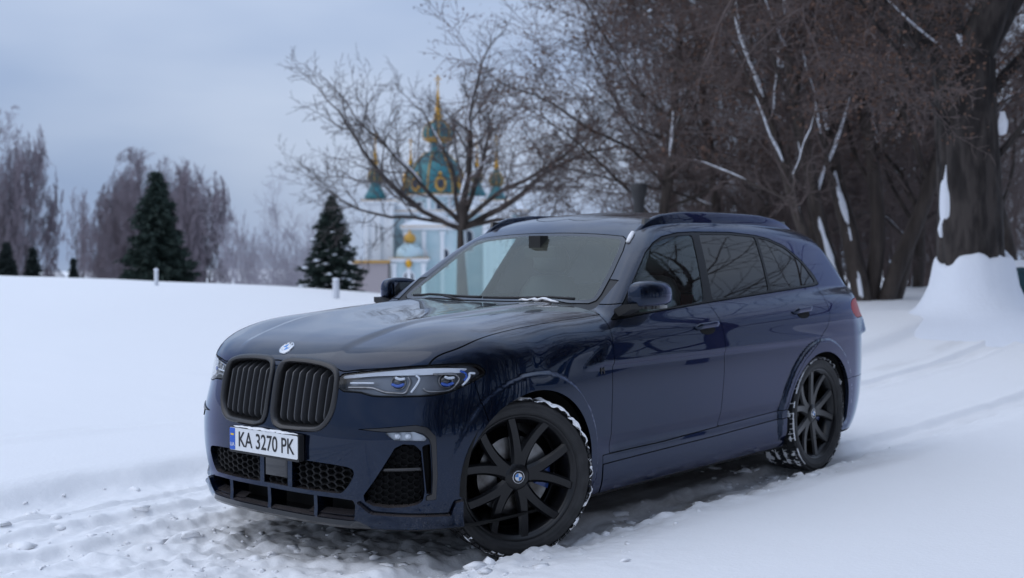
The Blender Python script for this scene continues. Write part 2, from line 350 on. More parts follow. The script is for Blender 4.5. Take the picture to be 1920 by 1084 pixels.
GR = obj('ground', np.stack([GX, GY, GZ], -1).reshape(-1, 3), Fg, 'snow_ground', None, True); tag(GR, 'snow covered field with a packed wheel track', 'ground', kind='structure')
under_ = np.exp(-((GX+1.7)/1.95)**6)*np.exp(-((GY-.12)/.95)**4)  # darkens the snow over the car's footprint
dirt_and_dark = np.clip(.75*under_+.55*np.exp(-((GY-.95)/.16)**2)*np.exp(-((GX+1.4)/1.6)**4)+.10*np.exp(-(((GX-.8)/.7)**2+((GY-.2)/.9)**2)), 0, 1)
for yc in (.86, -.84, -1.32): dirt_and_dark = dirt_and_dark+.16*np.exp(-((GY-yc)/.12)**4)
at_ = GR.data.attributes.new('dirt_and_dark', 'FLOAT', 'POINT'); at_.data.foreach_set('value', np.clip(dirt_and_dark, 0, 1).ravel().astype(np.float32))
# loose lumps thrown up by the wheels
rs = np.random.RandomState(11); _ic = bmesh.new(); bmesh.ops.create_icosphere(_ic, subdivisions=1, radius=1); IV = np.array([v.co[:] for v in _ic.verts]); IF = np.array([[v.index for v in f.verts] for f in _ic.faces]); _ic.free()
LV = []; LF = []; k_ = 0
def lumps(n, fx, fy, smin_, smax_):
    global k_
    XY = np.array([(fx(), fy()) for _ in range(n)]); ZZ = ground_h(XY[:, 0], XY[:, 1])
    for (x0, y0), z0 in zip(XY, ZZ):
        s_ = smin_*(smax_/smin_)**(rs.rand()**3.5); d_ = 1+.6*(rs.rand(len(IV))-.5)*2; V = IV*d_[:, None]*s_*[1+.6*rs.rand(), 1+.4*rs.rand(), .38+.3*rs.rand()]; a = rs.rand()*6.28; c, s2 = math.cos(a), math.sin(a); V = V@np.array([[c, s2, 0], [-s2, c, 0], [0, 0, 1]])
        LV.append(V+[x0, y0, z0+s_*.05]); LF.append(IF+k_*len(IV)); k_ += 1
lumps(201, lambda: .75+.55*rs.randn(), lambda: -.1+.75*rs.randn(), .008, .050)
lumps(105, lambda: .45+.30*rs.randn(), lambda: .95+.25*rs.randn(), .007, .040)
lumps(110, lambda: -1.5+1.1*rs.randn(), lambda: .93+.13*rs.randn(), .007, .045)
lumps(57, lambda: -2.75+.25*rs.randn(), lambda: .80+.18*rs.randn(), .008, .050)
lumps(124, lambda: -1+3.2*rs.randn(), lambda: -1.75+.35*rs.randn(), .007, .035)
lumps(57, lambda: 1.2+.6*rs.randn(), lambda: -.9+.5*rs.randn(), .006, .03)
lo_ = obj('snow_lumps', np.concatenate(LV), np.concatenate(LF), 'snow_small', None, True); tag(lo_, 'loose lumps of snow churned up around the wheels', 'snow', kind='stuff')
# ================================================================== the car
# shell of the body: an implicit surface (S side, F nose, Hh bonnet, Rr tail, green cabin), meshed once and cut into panels
def clip(M, d):
    """keep the part of a triangle mesh where d <= 0"""
    P, N, T = M; ins = d <= 0; c = ins[T].sum(1); keep = T[c == 3]; out = [keep]; newP = []; newN = []; n0 = len(P)
    for k in (1, 2):
        t = T[c == k]
        if not len(t): continue
        m = ins[t]; lone = np.argmax(m, 1) if k == 1 else np.argmin(m, 1); r = np.arange(len(t))
        a, b, cc = t[r, lone], t[r, (lone+1) % 3], t[r, (lone+2) % 3]
        def cut(u, v):
            q = d[u]/(d[u]-d[v]); p = P[u]+(P[v]-P[u])*q[:, None]; n = N[u]+(N[v]-N[u])*q[:, None]; n /= np.linalg.norm(n, axis=1)[:, None]; return p, n
        lo1, hi1 = np.minimum(a, b), np.maximum(a, b); lo2, hi2 = np.minimum(a, cc), np.maximum(a, cc)
        p1, n1 = cut(lo1, hi1); p2, n2 = cut(lo2, hi2); i1 = n0+np.arange(len(t)); i2 = i1+len(t); n0 += 2*len(t)
        newP += [p1, p2]; newN += [n1, n2]
        if k == 1: out.append(np.stack([a, i1, i2], 1))
        else: out += [np.stack([i1, b, cc], 1), np.stack([i1, cc, i2], 1)]
    T2 = np.concatenate(out); P2 = np.concatenate([P]+newP); N2 = np.concatenate([N]+newN)
    u, inv = np.unique(T2.ravel(), return_inverse=True); P2 = P2[u]; N2 = N2[u]; T2 = inv.reshape(-1, 3)
    key = np.round(P2*2e5).astype(np.int64); _, first, inv = np.unique(key, axis=0, return_index=True, return_inverse=True); inv = inv.ravel()
    T2 = inv[T2]; P2 = P2[first]; N2 = N2[first]
    ok = (T2[:, 0] != T2[:, 1]) & (T2[:, 1] != T2[:, 2]) & (T2[:, 0] != T2[:, 2]); return P2, N2, T2[ok]
def psdf(px, py, poly):
    poly = np.array(poly, float); d = np.full(px.shape, 1e9); ins = np.zeros(px.shape, bool); n = len(poly)
    lo = poly.min(0)-.25; hi = poly.max(0)+.25; m = (px > lo[0]) & (px < hi[0]) & (py > lo[1]) & (py < hi[1])
    x = px[m]; y = py[m]; dd = np.full(x.shape, 1e9); ii = np.zeros(x.shape, bool)
    for i in range(n):
        a = poly[i]; b = poly[(i+1) % n]; e = b-a; t = np.clip(((x-a[0])*e[0]+(y-a[1])*e[1])/max(e@e, 1e-12), 0, 1)
        dd = np.minimum(dd, np.hypot(x-a[0]-t*e[0], y-a[1]-t*e[1]))
        c = (a[1] > y) != (b[1] > y)
        if a[1] != b[1]: ii ^= c & (x < (b[0]-a[0])*(y-a[1])/(b[1]-a[1])+a[0])
    d[m] = dd; ins[m] = ii; return np.where(ins, -d, d)
def rnd(poly, r):
    p = np.array(poly, float); o = []
    for i in range(len(p)):
        a, b, c_ = p[i-1], p[i], p[(i+1) % len(p)]; u = (a-b)/np.linalg.norm(a-b); v = (c_-b)/np.linalg.norm(c_-b); q = min(r, .45*np.linalg.norm(a-b), .45*np.linalg.norm(c_-b)); s_, e_ = b+u*q, b+v*q; o += [s_, .25*s_+.5*b+.25*e_, e_]
    return np.array(o)
def crom(pts, n=6, closed=True):
    p = np.array(pts, float); m = len(p); o = []
    for i in range(m if closed else m-1):
        q = [p[(i+k-1) % m] if closed else p[min(max(i+k-1, 0), m-1)] for k in range(4)]
        for j in range(n):
            t = j/n; o.append(.5*(2*q[1]+(q[2]-q[0])*t+(2*q[0]-5*q[1]+4*q[2]-q[3])*t*t+(3*q[1]-q[0]-3*q[2]+q[3])*t**3))
    if not closed: o.append(p[-1])
    return np.array(o)
def chaikin(pts, it=2):
    p = np.array(pts, float)
    for _ in range(it): q = np.roll(p, -1, 0); p = np.stack([p*.75+q*.25, p*.25+q*.75], 1).reshape(-1, p.shape[1])
    return p
def bis(fun, a, b):
    for _ in range(24):
        m = (a+b)/2; v = fun(m) < 0; a = np.where(v, m, a); b = np.where(v, b, m)
    return (a+b)/2
def on_front(y, z): y = np.asarray(y, float); z = np.asarray(z, float); x = bis(lambda t: body(t, y, z), np.full(y.shape, .2), np.full(y.shape, 1.2)); return np.stack([x, y, z], -1)
def on_side(x, z): x = np.asarray(x, float); z = np.asarray(z, float); y = bis(lambda t: body(x, t, z), np.full(x.shape, .2), np.full(x.shape, 1.2)); return np.stack([x, y, z], -1)
def on_q(q, z): q = np.asarray(q, float); z = np.asarray(z, float); t = bis(lambda t: body(t-q/2, t+q/2, z), np.full(q.shape, .3), np.full(q.shape, 1.2)); return np.stack([t-q/2, t+q/2, z], -1)
def on_top(x, y): x = np.asarray(x, float); y = np.asarray(y, float); z = bis(lambda t: body(x, y, t), np.full(x.shape, .6), np.full(x.shape, 2.)); return np.stack([x, y, z], -1)
def nrm(P): g = grad(body, np.atleast_2d(P)); return g/np.linalg.norm(g, axis=1)[:, None]

_P, _Q = surfnets(body, (-4.45, -.028, .12), (1.0, 1.06, 1.83), .014)
_P = project(body, _P); _N = nrm(_P); _T = np.concatenate([_Q[:, [0, 1, 2]], _Q[:, [0, 2, 3]]])
SHELL = clip((_P, _N, _T), -_P[:, 1]); SHELL[0][:, 1] = np.where(np.abs(SHELL[0][:, 1]) < 2e-4, 0, SHELL[0][:, 1])

paint = mat('car_paint', (.0032, .0108, .031), .22, .9, 1.0, .012, .3); _b = paint.node_tree.nodes['Principled BSDF']; _b.inputs['Coat IOR'].default_value = 1.4; _b.inputs['Specular Tint'].default_value = (.13, .46, .78, 1)
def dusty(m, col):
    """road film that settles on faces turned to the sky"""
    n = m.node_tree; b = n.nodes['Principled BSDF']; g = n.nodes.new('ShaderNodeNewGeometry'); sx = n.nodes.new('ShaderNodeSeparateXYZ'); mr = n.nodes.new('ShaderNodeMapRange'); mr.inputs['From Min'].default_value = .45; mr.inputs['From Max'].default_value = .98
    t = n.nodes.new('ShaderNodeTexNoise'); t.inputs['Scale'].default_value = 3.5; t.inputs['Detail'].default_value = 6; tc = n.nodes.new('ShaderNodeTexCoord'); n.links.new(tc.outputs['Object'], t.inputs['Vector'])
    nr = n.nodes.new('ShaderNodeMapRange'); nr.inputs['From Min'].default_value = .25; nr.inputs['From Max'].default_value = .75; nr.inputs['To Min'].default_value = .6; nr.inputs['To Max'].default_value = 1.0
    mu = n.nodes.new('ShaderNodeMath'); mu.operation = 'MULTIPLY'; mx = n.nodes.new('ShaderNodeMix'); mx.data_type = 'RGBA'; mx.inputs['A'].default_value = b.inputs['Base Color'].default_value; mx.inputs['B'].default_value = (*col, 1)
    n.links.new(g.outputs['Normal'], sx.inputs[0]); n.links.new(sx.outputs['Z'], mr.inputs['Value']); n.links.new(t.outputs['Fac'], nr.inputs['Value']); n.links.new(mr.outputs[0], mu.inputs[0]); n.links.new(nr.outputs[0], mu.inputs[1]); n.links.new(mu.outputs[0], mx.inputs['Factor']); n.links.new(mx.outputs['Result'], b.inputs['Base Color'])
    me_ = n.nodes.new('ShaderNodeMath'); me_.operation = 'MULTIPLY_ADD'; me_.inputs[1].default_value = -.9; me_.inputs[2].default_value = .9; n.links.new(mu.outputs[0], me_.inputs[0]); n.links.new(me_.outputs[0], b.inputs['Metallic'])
    # slush spray low on the flanks: fine pale speckle
    px_ = n.nodes.new('ShaderNodeSeparateXYZ'); n.links.new(tc.outputs['Object'], px_.inputs[0]); hz = n.nodes.new('ShaderNodeMapRange'); hz.inputs['From Min'].default_value = .75; hz.inputs['From Max'].default_value = .25; n.links.new(px_.outputs['Z'], hz.inputs['Value'])
    t2 = n.nodes.new('ShaderNodeTexNoise'); t2.inputs['Scale'].default_value = 150; t2.inputs['Detail'].default_value = 4; n.links.new(tc.outputs['Object'], t2.inputs['Vector']); t3 = n.nodes.new('ShaderNodeTexNoise'); t3.inputs['Scale'].default_value = 4; t3.inputs['Detail'].default_value = 5; n.links.new(tc.outputs['Object'], t3.inputs['Vector'])
    r2 = n.nodes.new('ShaderNodeMapRange'); r2.inputs['From Min'].default_value = .52; r2.inputs['From Max'].default_value = .72; n.links.new(t2.outputs['Fac'], r2.inputs['Value']); r3 = n.nodes.new('ShaderNodeMapRange'); r3.inputs['From Min'].default_value = .35; r3.inputs['From Max'].default_value = .7; n.links.new(t3.outputs['Fac'], r3.inputs['Value'])
    m1 = n.nodes.new('ShaderNodeMath'); m1.operation = 'MULTIPLY'; n.links.new(hz.outputs[0], m1.inputs[0]); n.links.new(r2.outputs[0], m1.inputs[1]); m2 = n.nodes.new('ShaderNodeMath'); m2.operation = 'MULTIPLY'; n.links.new(m1.outputs[0], m2.inputs[0]); n.links.new(r3.outputs[0], m2.inputs[1]); m3 = n.nodes.new('ShaderNodeMath'); m3.operation = 'MULTIPLY'; m3.inputs[1].default_value = .42; n.links.new(m2.outputs[0], m3.inputs[0])
    x2 = n.nodes.new('ShaderNodeMix'); x2.data_type = 'RGBA'; x2.inputs['B'].default_value = (.16, .16, .17, 1); n.links.new(m3.outputs[0], x2.inputs['Factor']); n.links.new(mx.outputs['Result'], x2.inputs['A']); n.links.new(x2.outputs['Result'], b.inputs['Base Color'])
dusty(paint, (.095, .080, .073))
mat('trim_black', (.004, .004, .005), .3, 0, 0, spec=.22); mat('gloss_black', (.006, .006, .008), .12, 0, .6); mat('black_plastic', (.012, .012, .013), .55, bump=(300, .2, .001)); mat('seam_black', (.003, .003, .003), .9)
mat('satin_grey', (.040, .039, .040), .34, .6, .2, .15); mat('slat_grey', (.11, .11, .115), .38, .6)
mat('rubber', (.011, .011, .012), .62, noise=(14., (.026, .026, .027), .45, .75), bump=(120, .25, .002)); mat('rim_black', (.004, .004, .005), .36, .2, .35, .12, .3)
mat('chrome', (.75, .76, .78), .12, 1.); mat('silver', (.34, .34, .35), .34, 1., noise=(30., (.2, .19, .18), .4, .7)); mat('disc_steel', (.20, .20, .20), .38, 1., noise=(9., (.06, .055, .05), .4, .65)); mat('caliper_blue', (.012, .04, .16), .3, 0, .6)
mat('lamp_inner', (.19, .205, .235), .32, .55, .3); mat('lamp_white', (.72, .76, .82), .22, 0, .6); mat('lamp_dark', (.02, .022, .03), .1, 0, .8); mat('lamp_blue', (.02, .09, .42), .2, .2, .6)
mat('tail_red', (.40, .004, .010), .35, 0, .0, spec=.25); mat('plate_white', (.72, .73, .74), .35); mat('plate_blue', (.015, .10, .50), .35); mat('plate_yellow', (.75, .5, .03), .4); mat('ink_black', (.008, .008, .01), .5)
mat('emblem_blue', (.03, .22, .62), .25, 0, .6); mat('interior_dark', (.012, .012, .012), .7); mat('leather', (.035, .030, .026), .5); mat('headliner', (.28, .28, .27), .9)
glass_mat('windscreen_glass', (.80, .92, .86), 1.95, .0, (.96, 1, .92), (.09, (.42, .42, .34))); glass_mat('door_glass', (.72, .88, .90), 1.6, 0, (.86, .96, 1)); glass_mat('privacy_glass', (.015, .015, .018), 1.55); glass_mat('lamp_glass', (.94, .95, .96), 1.45)

CAR = empty('parked_car'); tag(CAR, 'dark blue metallic SUV with black kidney grille parked on the snow', 'car')

SEAM = []
def take(M, d, gap=.0045):
    """split at d = 0 with a shut line: returns (panel, rest)"""
    SEAM.append((M, d, gap)); return clip(M, d+gap/2), clip(M, gap/2-d)
def strip(M, d, gap):
    P, N, T = M; k = np.abs(d[T]).min(1) < gap*3+.02; T = T[k]
    if not len(T): return None
    # carry d through the clip as a fourth coordinate
    P4 = np.concatenate([P, d[:, None]], 1); A = clip4((P4, N, T), d-gap/2-.004); A = clip4(A, -A[0][:, 3]-gap/2-.004); return A[0][:, :3], A[1], A[2]
def clip4(M, d):
    P, N, T = M; ins = d <= 0; c = ins[T].sum(1); out = [T[c == 3]]; nP = [P]; nN = [N]; n0 = len(P)
    for k in (1, 2):
        t = T[c == k]
        if not len(t): continue
        m = ins[t]; lone = np.argmax(m, 1) if k == 1 else np.argmin(m, 1); r = np.arange(len(t)); a, b, cc = t[r, lone], t[r, (lone+1) % 3], t[r, (lone+2) % 3]
        for u, v in ((a, b), (a, cc)):
            q = (d[u]/(d[u]-d[v]))[:, None]; nP.append(P[u]+(P[v]-P[u])*q); n = N[u]+(N[v]-N[u])*q; nN.append(n/np.linalg.norm(n, axis=1)[:, None])
        i1 = n0+np.arange(len(t)); i2 = i1+len(t); n0 += 2*len(t)
        out += [np.stack([a, i1, i2], 1)] if k == 1 else [np.stack([i1, b, cc], 1), np.stack([i1, cc, i2], 1)]
    return np.concatenate(nP), np.concatenate(nN), np.concatenate(out)
def lipped(M, depth, skip_center=True):
    P, N, T = M; e = np.concatenate([T[:, [0, 1]], T[:, [1, 2]], T[:, [2, 0]]]); k = np.sort(e, 1); key = k[:, 0]*len(P)+k[:, 1]
    _, idx, cnt = np.unique(key, return_index=True, return_counts=True); b = e[idx[cnt == 1]]
    if skip_center: b = b[~((np.abs(P[b[:, 0], 1]) < 1e-6) & (np.abs(P[b[:, 1], 1]) < 1e-6))]
    if not len(b): return M
    A, B = P[b[:, 0]], P[b[:, 1]]; NA, NB = N[b[:, 0]], N[b[:, 1]]; t = B-A; s = np.cross(t, (NA+NB)/2); s /= np.maximum(np.linalg.norm(s, axis=1), 1e-9)[:, None]
    n0 = len(P); m = len(b); i = np.arange(m)
    P2 = np.concatenate([P, A, B, B-NB*depth, A-NA*depth]); N2 = np.concatenate([N, s, s, s, s])
    q = [n0+i, n0+m+i, n0+2*m+i, n0+3*m+i]; T2 = np.concatenate([T, np.stack([q[1], q[0], q[3]], 1), np.stack([q[1], q[3], q[2]], 1)]); return P2, N2, T2
def panel(name, M, m, lip=.012, mode='both', parent=None, off=0.):
    """mode both: one mesh over the centre line; pair: a left and a right object; left: only one"""
    parent = parent or CAR
    if off: M = (M[0]+M[1]*off, M[1], M[2])
    P, N, T = lipped(M, lip) if lip else M; f = np.array([1, -1, 1.])
    if mode == 'both':
        return obj(name, np.concatenate([P, P*f]), np.concatenate([T, T[:, ::-1]+len(P)]), m, parent, normals=np.concatenate([N, N*f]))
    a = obj(name, P, T, m, parent, normals=N)
    if mode == 'left': return a
    return a, obj(name, P*f, T[:, ::-1], m, parent, normals=N*f)
def pair(fn):
    """run a builder for both sides: fn(sign)"""
    return [fn(1), fn(-1)]
def flipped(o):
    """mirror copy of an object about the car's centre plane (real geometry)"""
    me = o.data.copy(); co = np.zeros(len(me.vertices)*3); me.vertices.foreach_get('co', co); co = co.reshape(-1, 3)*[1, -1, 1]; me.vertices.foreach_set('co', co.ravel()); me.flip_normals(); me.update()
    c = bpy.data.objects.new(o.name.split('.')[0], me); COL.objects.link(c); c.parent = o.parent; return c
XYZ = lambda M: M[0].T

# ---- outlines (metres on the car), x forward from the front axle, y to its left
ARCH = []
for cx, cz, kx in ((0., .385, 1.0), (-3.105, .385, 1.0)):
    a = np.radians(np.arange(-60, 241, 5)); r_ = .432+.034*np.abs(np.cos(a))**2; ARCH.append(np.stack([cx+r_*np.cos(a)*kx, cz+r_*np.sin(a)], 1))
KID_O = chaikin(rnd([(.008, .84), (.010, .984), (.20, .990), (.345, .976), (.428, .945), (.440, .84), (.430, .72), (.365, .645), (.20, .637), (.014, .638)], .075), 2)
HEAD = [(-.362, .918), (-.238, .932), (-.067, .947), (.103, .958), (.221, .963), (.244, .967), (.358, .971), (.532, .969), (.585, .956), (.632, .922), (.56, .893), (.443, .857), (.356, .836), (.271, .828), (.158, .825), (-.01, .823), (-.123, .824), (-.169, .831), (-.22, .841), (-.362, .841)]
WS = [(-.785, -.2), (-.785, 0), (-.788, .3), (-.795, .6), (-.808, .71), (-.835, .745), (-.88, .745), (-1.05, .705), (-1.23, .65), (-1.33, .605), (-1.36, .56), (-1.352, .3), (-1.345, 0), (-1.345, -.2)]
DLO = [(-.735, 1.128), (-1.108, 1.153), (-1.704, 1.187), (-2.565, 1.23), (-3.25, 1.262), (-3.345, 1.275), (-3.325, 1.33), (-3.222, 1.436), (-3.05, 1.54), (-2.86, 1.59), (-2.684, 1.612), (-2.378, 1.627), (-1.921, 1.624), (-1.736, 1.616), (-1.55, 1.590), (-1.42, 1.552), (-1.295, 1.492), (-1.08, 1.345), (-.875, 1.205)]
G_FRONT = [(-1.02, 1.158), (-1.72, 1.199), (-1.765, 1.29), (-1.893, 1.604), (-1.72, 1.598), (-1.56, 1.577), (-1.42, 1.543), (-1.29, 1.488), (-1.13, 1.385), (-1.015, 1.30), (-1.0, 1.17)]
G_REAR = [(-1.825, 1.206), (-2.565, 1.244), (-2.62, 1.40), (-2.68, 1.60), (-2.378, 1.612), (-1.975, 1.609), (-1.87, 1.33)]
G_QUART = [(-2.60, 1.246), (-3.22, 1.276), (-3.30, 1.288), (-3.205, 1.425), (-3.04, 1.525), (-2.86, 1.575), (-2.715, 1.597), (-2.655, 1.42)]
DOOR_F = [(-.715, 1.20), (-.70, 1.15), (-.662, 1.02), (-.652, .9), (-.652, .68), (-.667, .418), (-1.2, .420), (-1.808, .438), (-1.812, .74), (-1.812, .96), (-1.80, 1.09), (-1.745, 1.25), (-1.3, 1.25)]
DOOR_R = [(-1.745, 1.25), (-1.80, 1.09), (-1.812, .96), (-1.812, .74), (-1.808, .438), (-2.625, .462), (-2.655, .57), (-2.72, .68), (-2.82, .775), (-3.05, .90), (-3.18, .985), (-3.235, 1.07), (-3.26, 1.176), (-3.32, 1.30), (-2.5, 1.33)]
BRACKET = [(-.235, .672), (.148, .696), (.228, .684), (.282, .641), (.290, .462), (.280, .348), (.212, .346), (.218, .368), (.252, .374), (.258, .46), (.250, .60), (.235, .632), (.2, .655), (.14, .668), (-.05, .664)]
FOG = [(-.048, .661), (.14, .666), (.195, .650), (.23, .636), (.212, .622), (.006, .628), (-.03, .645)]
SLOT = [(.190, .60), (.243, .61), (.254, .46), (.249, .374), (.219, .372), (.202, .5)]
POCKET = [(.03, .612), (.180, .604), (.195, .5), (.212, .352), (.14, .318), (-.10, .308), (-.215, .345), (-.13, .43), (-.04, .53)]
INTAKE = [(-.3, .510), (.26, .508), (.50, .500), (.555, .482), (.535, .43), (.49, .375), (.455, .362), (-.3, .372)]
LOWGAP = [(-.3, .345), (.45, .343), (.535, .338), (.545, .30), (.52, .262), (-.3, .250)]

M = SHELL
def dq(M, poly): x, y, z = XYZ(M); d = psdf(y-x, z, poly); return np.where((x > .15) & (y > .25) & (x+y > .7), d, 1.)
def dyz(M, poly, x0=.55): x, y, z = XYZ(M); d = psdf(y, z, poly); return np.where(x > x0, d, 1.)
def dxz(M, poly, y0=.5): x, y, z = XYZ(M); d = psdf(x, z, poly); return np.where(y > y0, d, 1.)
def dxy(M, poly, z0=.9): x, y, z = XYZ(M); d = psdf(x, y, poly); return np.where(z > z0, d, 1.)
# underside
x, y, z = XYZ(M); under, M = clip(M, z-.215), clip(M, .215-z)
panel('underbody', under, 'seam_black', 0)
for a in ARCH: M = clip(M, -dxz(M, a, .55))
# windscreen
ws, M = take(M, dxy(M, WS, 1.12), .007)
d = dxy(ws, WS, 1.0)+.004; frit = clip(ws, -(d+.028)); glass = clip(ws, d+.028)
panel('windscreen', glass, 'windscreen_glass', 0); panel('windscreen_border', frit, 'gloss_black', .01)
# side windows
dlo, M = take(M, dxz(M, DLO, .5), .006)
parts = []
for nm, poly, mt in (('front_window', G_FRONT, 'door_glass'), ('rear_window', G_REAR, 'privacy_glass'), ('quarter_window', G_QUART, 'privacy_glass')):
    smo = rnd(poly, .025); g = clip(dlo, dxz(dlo, smo, .4)); dlo = clip(dlo, -dxz(dlo, smo, .4)); panel(nm, g, mt, 0, 'pair', off=-.004)
panel('window_trim', dlo, 'trim_black', .012, 'pair')
# rear screen, sunroof
x, y, z = XYZ(M); d = np.where(x < -3.5, psdf(y, z, [(-.2, 1.27), (.62, 1.29), (.66, 1.33), (.58, 1.52), (.52, 1.56), (-.2, 1.575)]), 1.); rg, M = take(M, d, .006); panel('tailgate_window', rg, 'privacy_glass', .01)
sr, M = take(M, dxy(M, chaikin([(-1.52, -.2), (-1.52, .45), (-3.25, .45), (-3.25, -.2)], 3), 1.5), .006); panel('sunroof', sr, 'gloss_black', .01)
# nose openings
M = clip(M, -dyz(M, KID_O))
lamp, M = take(M, dq(M, chaikin(HEAD, 1)), .006)
fog, M = clip(M, dq(M, FOG)), clip(M, -dq(M, FOG))
slot, M = clip(M, dq(M, SLOT)), clip(M, -dq(M, SLOT))
pocket, M = clip(M, dq(M, chaikin(POCKET, 1))), clip(M, -dq(M, chaikin(POCKET, 1)))
brk, M = take(M, dq(M, BRACKET), .003)
intake, M = clip(M, dyz(M, chaikin(INTAKE, 1))), clip(M, -dyz(M, chaikin(INTAKE, 1)))
lowgap, M = clip(M, dyz(M, LOWGAP)), clip(M, -dyz(M, LOWGAP))
# bonnet and cowl
_hy = cur([-.9, -.56, -.171, .14, .436, .55, .62, .8], [.856, .850, .842, .852, .842, .80, .80, .80])
_hz = cur([0, .2, .38, .44, .5, .62, .72, .80, .9], [.965, .965, .955, .935, .940, .951, .961, .967, .97])
_hc = lambda y: -.705+.02*y-.12*np.clip(y-.35, 0, 1)**2
x, y, z = XYZ(M); d = np.maximum(np.maximum(y-_hy(x), np.where(x > .3, _hz(y)-z, -1)), np.maximum(_hc(y)-x, .9-z)); hood, M = take(M, d, .006)
BONNET = panel('bonnet', hood, 'car_paint', .015)
x, y, z = XYZ(M); d = np.maximum(np.maximum(y-.78, x+.60), np.maximum(-1.0-x, 1.12-z)); cowl, M = take(M, d, .003); panel('cowl', cowl, 'black_plastic', .006, off=-.004)
# tail lights, doors, fuel flap
TAIL = chaikin([(-3.61, 1.075), (-3.66, 1.14), (-3.78, 1.165), (-4.4, 1.165), (-4.4, 1.03), (-3.78, 1.02), (-3.69, 1.03)], 1)
x, y, z = XYZ(M); d = np.where((y > .35) & (x < -3.4), psdf(x, z, TAIL), 1.); tl, M = take(M, d, .005); panel('tail_light', tl, 'tail_red', .02, 'pair')
df, M = take(M, dxz(M, DOOR_F, .6), .005); DF = panel('front_door', df, 'car_paint', .015, 'pair')
dr, M = take(M, dxz(M, DOOR_R, .6), .005); DR = panel('rear_door', dr, 'car_paint', .015, 'pair')
# lower skirt of the nose, bumper, wings, sills
_sk = cur([0, .5, .56, .615, .74, .88, .90, .935, 1.0], [.262, .262, .345, .287, .281, .275, .338, .344, .344])
x, y, z = XYZ(M); d = np.where(x > .38, z-np.where(y < .53, .255, np.interp(y, [.53, .557, .615, .74, .877, .90, .935, 1.], [.25, .34, .287, .281, .275, .336, .344, .344])), 1.); sk, M = take(M, d, .006); panel('front_lip', sk, 'car_paint', .03, off=.020)
x, y, z = XYZ(M); d = np.maximum(.345-x+.25*np.clip(z-.75, -.2, .3), z-.94); bp, M = take(M, d, .004)
panel('front_bumper', bp, 'car_paint', .05)
x, y, z = XYZ(M); d = np.maximum(np.maximum(z-np.interp(-x, [.6, 1.2, 1.8, 2.7], [.416, .418, .437, .464]), x+.60), -2.72-x); d = np.where(y > .6, d, 1.); sl, M = take(M, d, .005)
x, y, z = XYZ(sl); d = z-np.interp(-x, [.6, 1.8, 2.7], [.368, .386, .410]); s1, s2 = take(sl, d, .005); panel('sill', s1, 'car_paint', .02, 'pair', off=.004); panel('sill_moulding', s2, 'car_paint', .02, 'pair')
x, y, z = XYZ(M); d = np.maximum(-.70-x, z-1.25); d = np.where((y > .5), d, 1.); wg, M = take(M, d, .003); panel('front_wing', wg, 'car_paint', .04, 'pair')
x, y, z = XYZ(M); d = np.maximum(x+3.50, z-.60); rb, M = take(M, d, .004); panel('rear_bumper', rb, 'car_paint', .03)
panel('body_shell', M, 'car_paint', .03)
# dark bottoms of all shut lines
sp = []; sn = []; stt = []; o_ = 0
for m_, d_, g_ in SEAM:
    A = strip(m_, d_, g_)
    if A is None or not len(A[2]): continue
    u, inv = np.unique(A[2].ravel(), return_inverse=True); sp.append(A[0][u]-A[1][u]*.009); sn.append(A[1][u]); stt.append(inv.reshape(-1, 3)+o_); o_ += len(u)
panel('shut_line_seal', (np.concatenate(sp), np.concatenate(sn), np.concatenate(stt)), 'seam_black', 0)

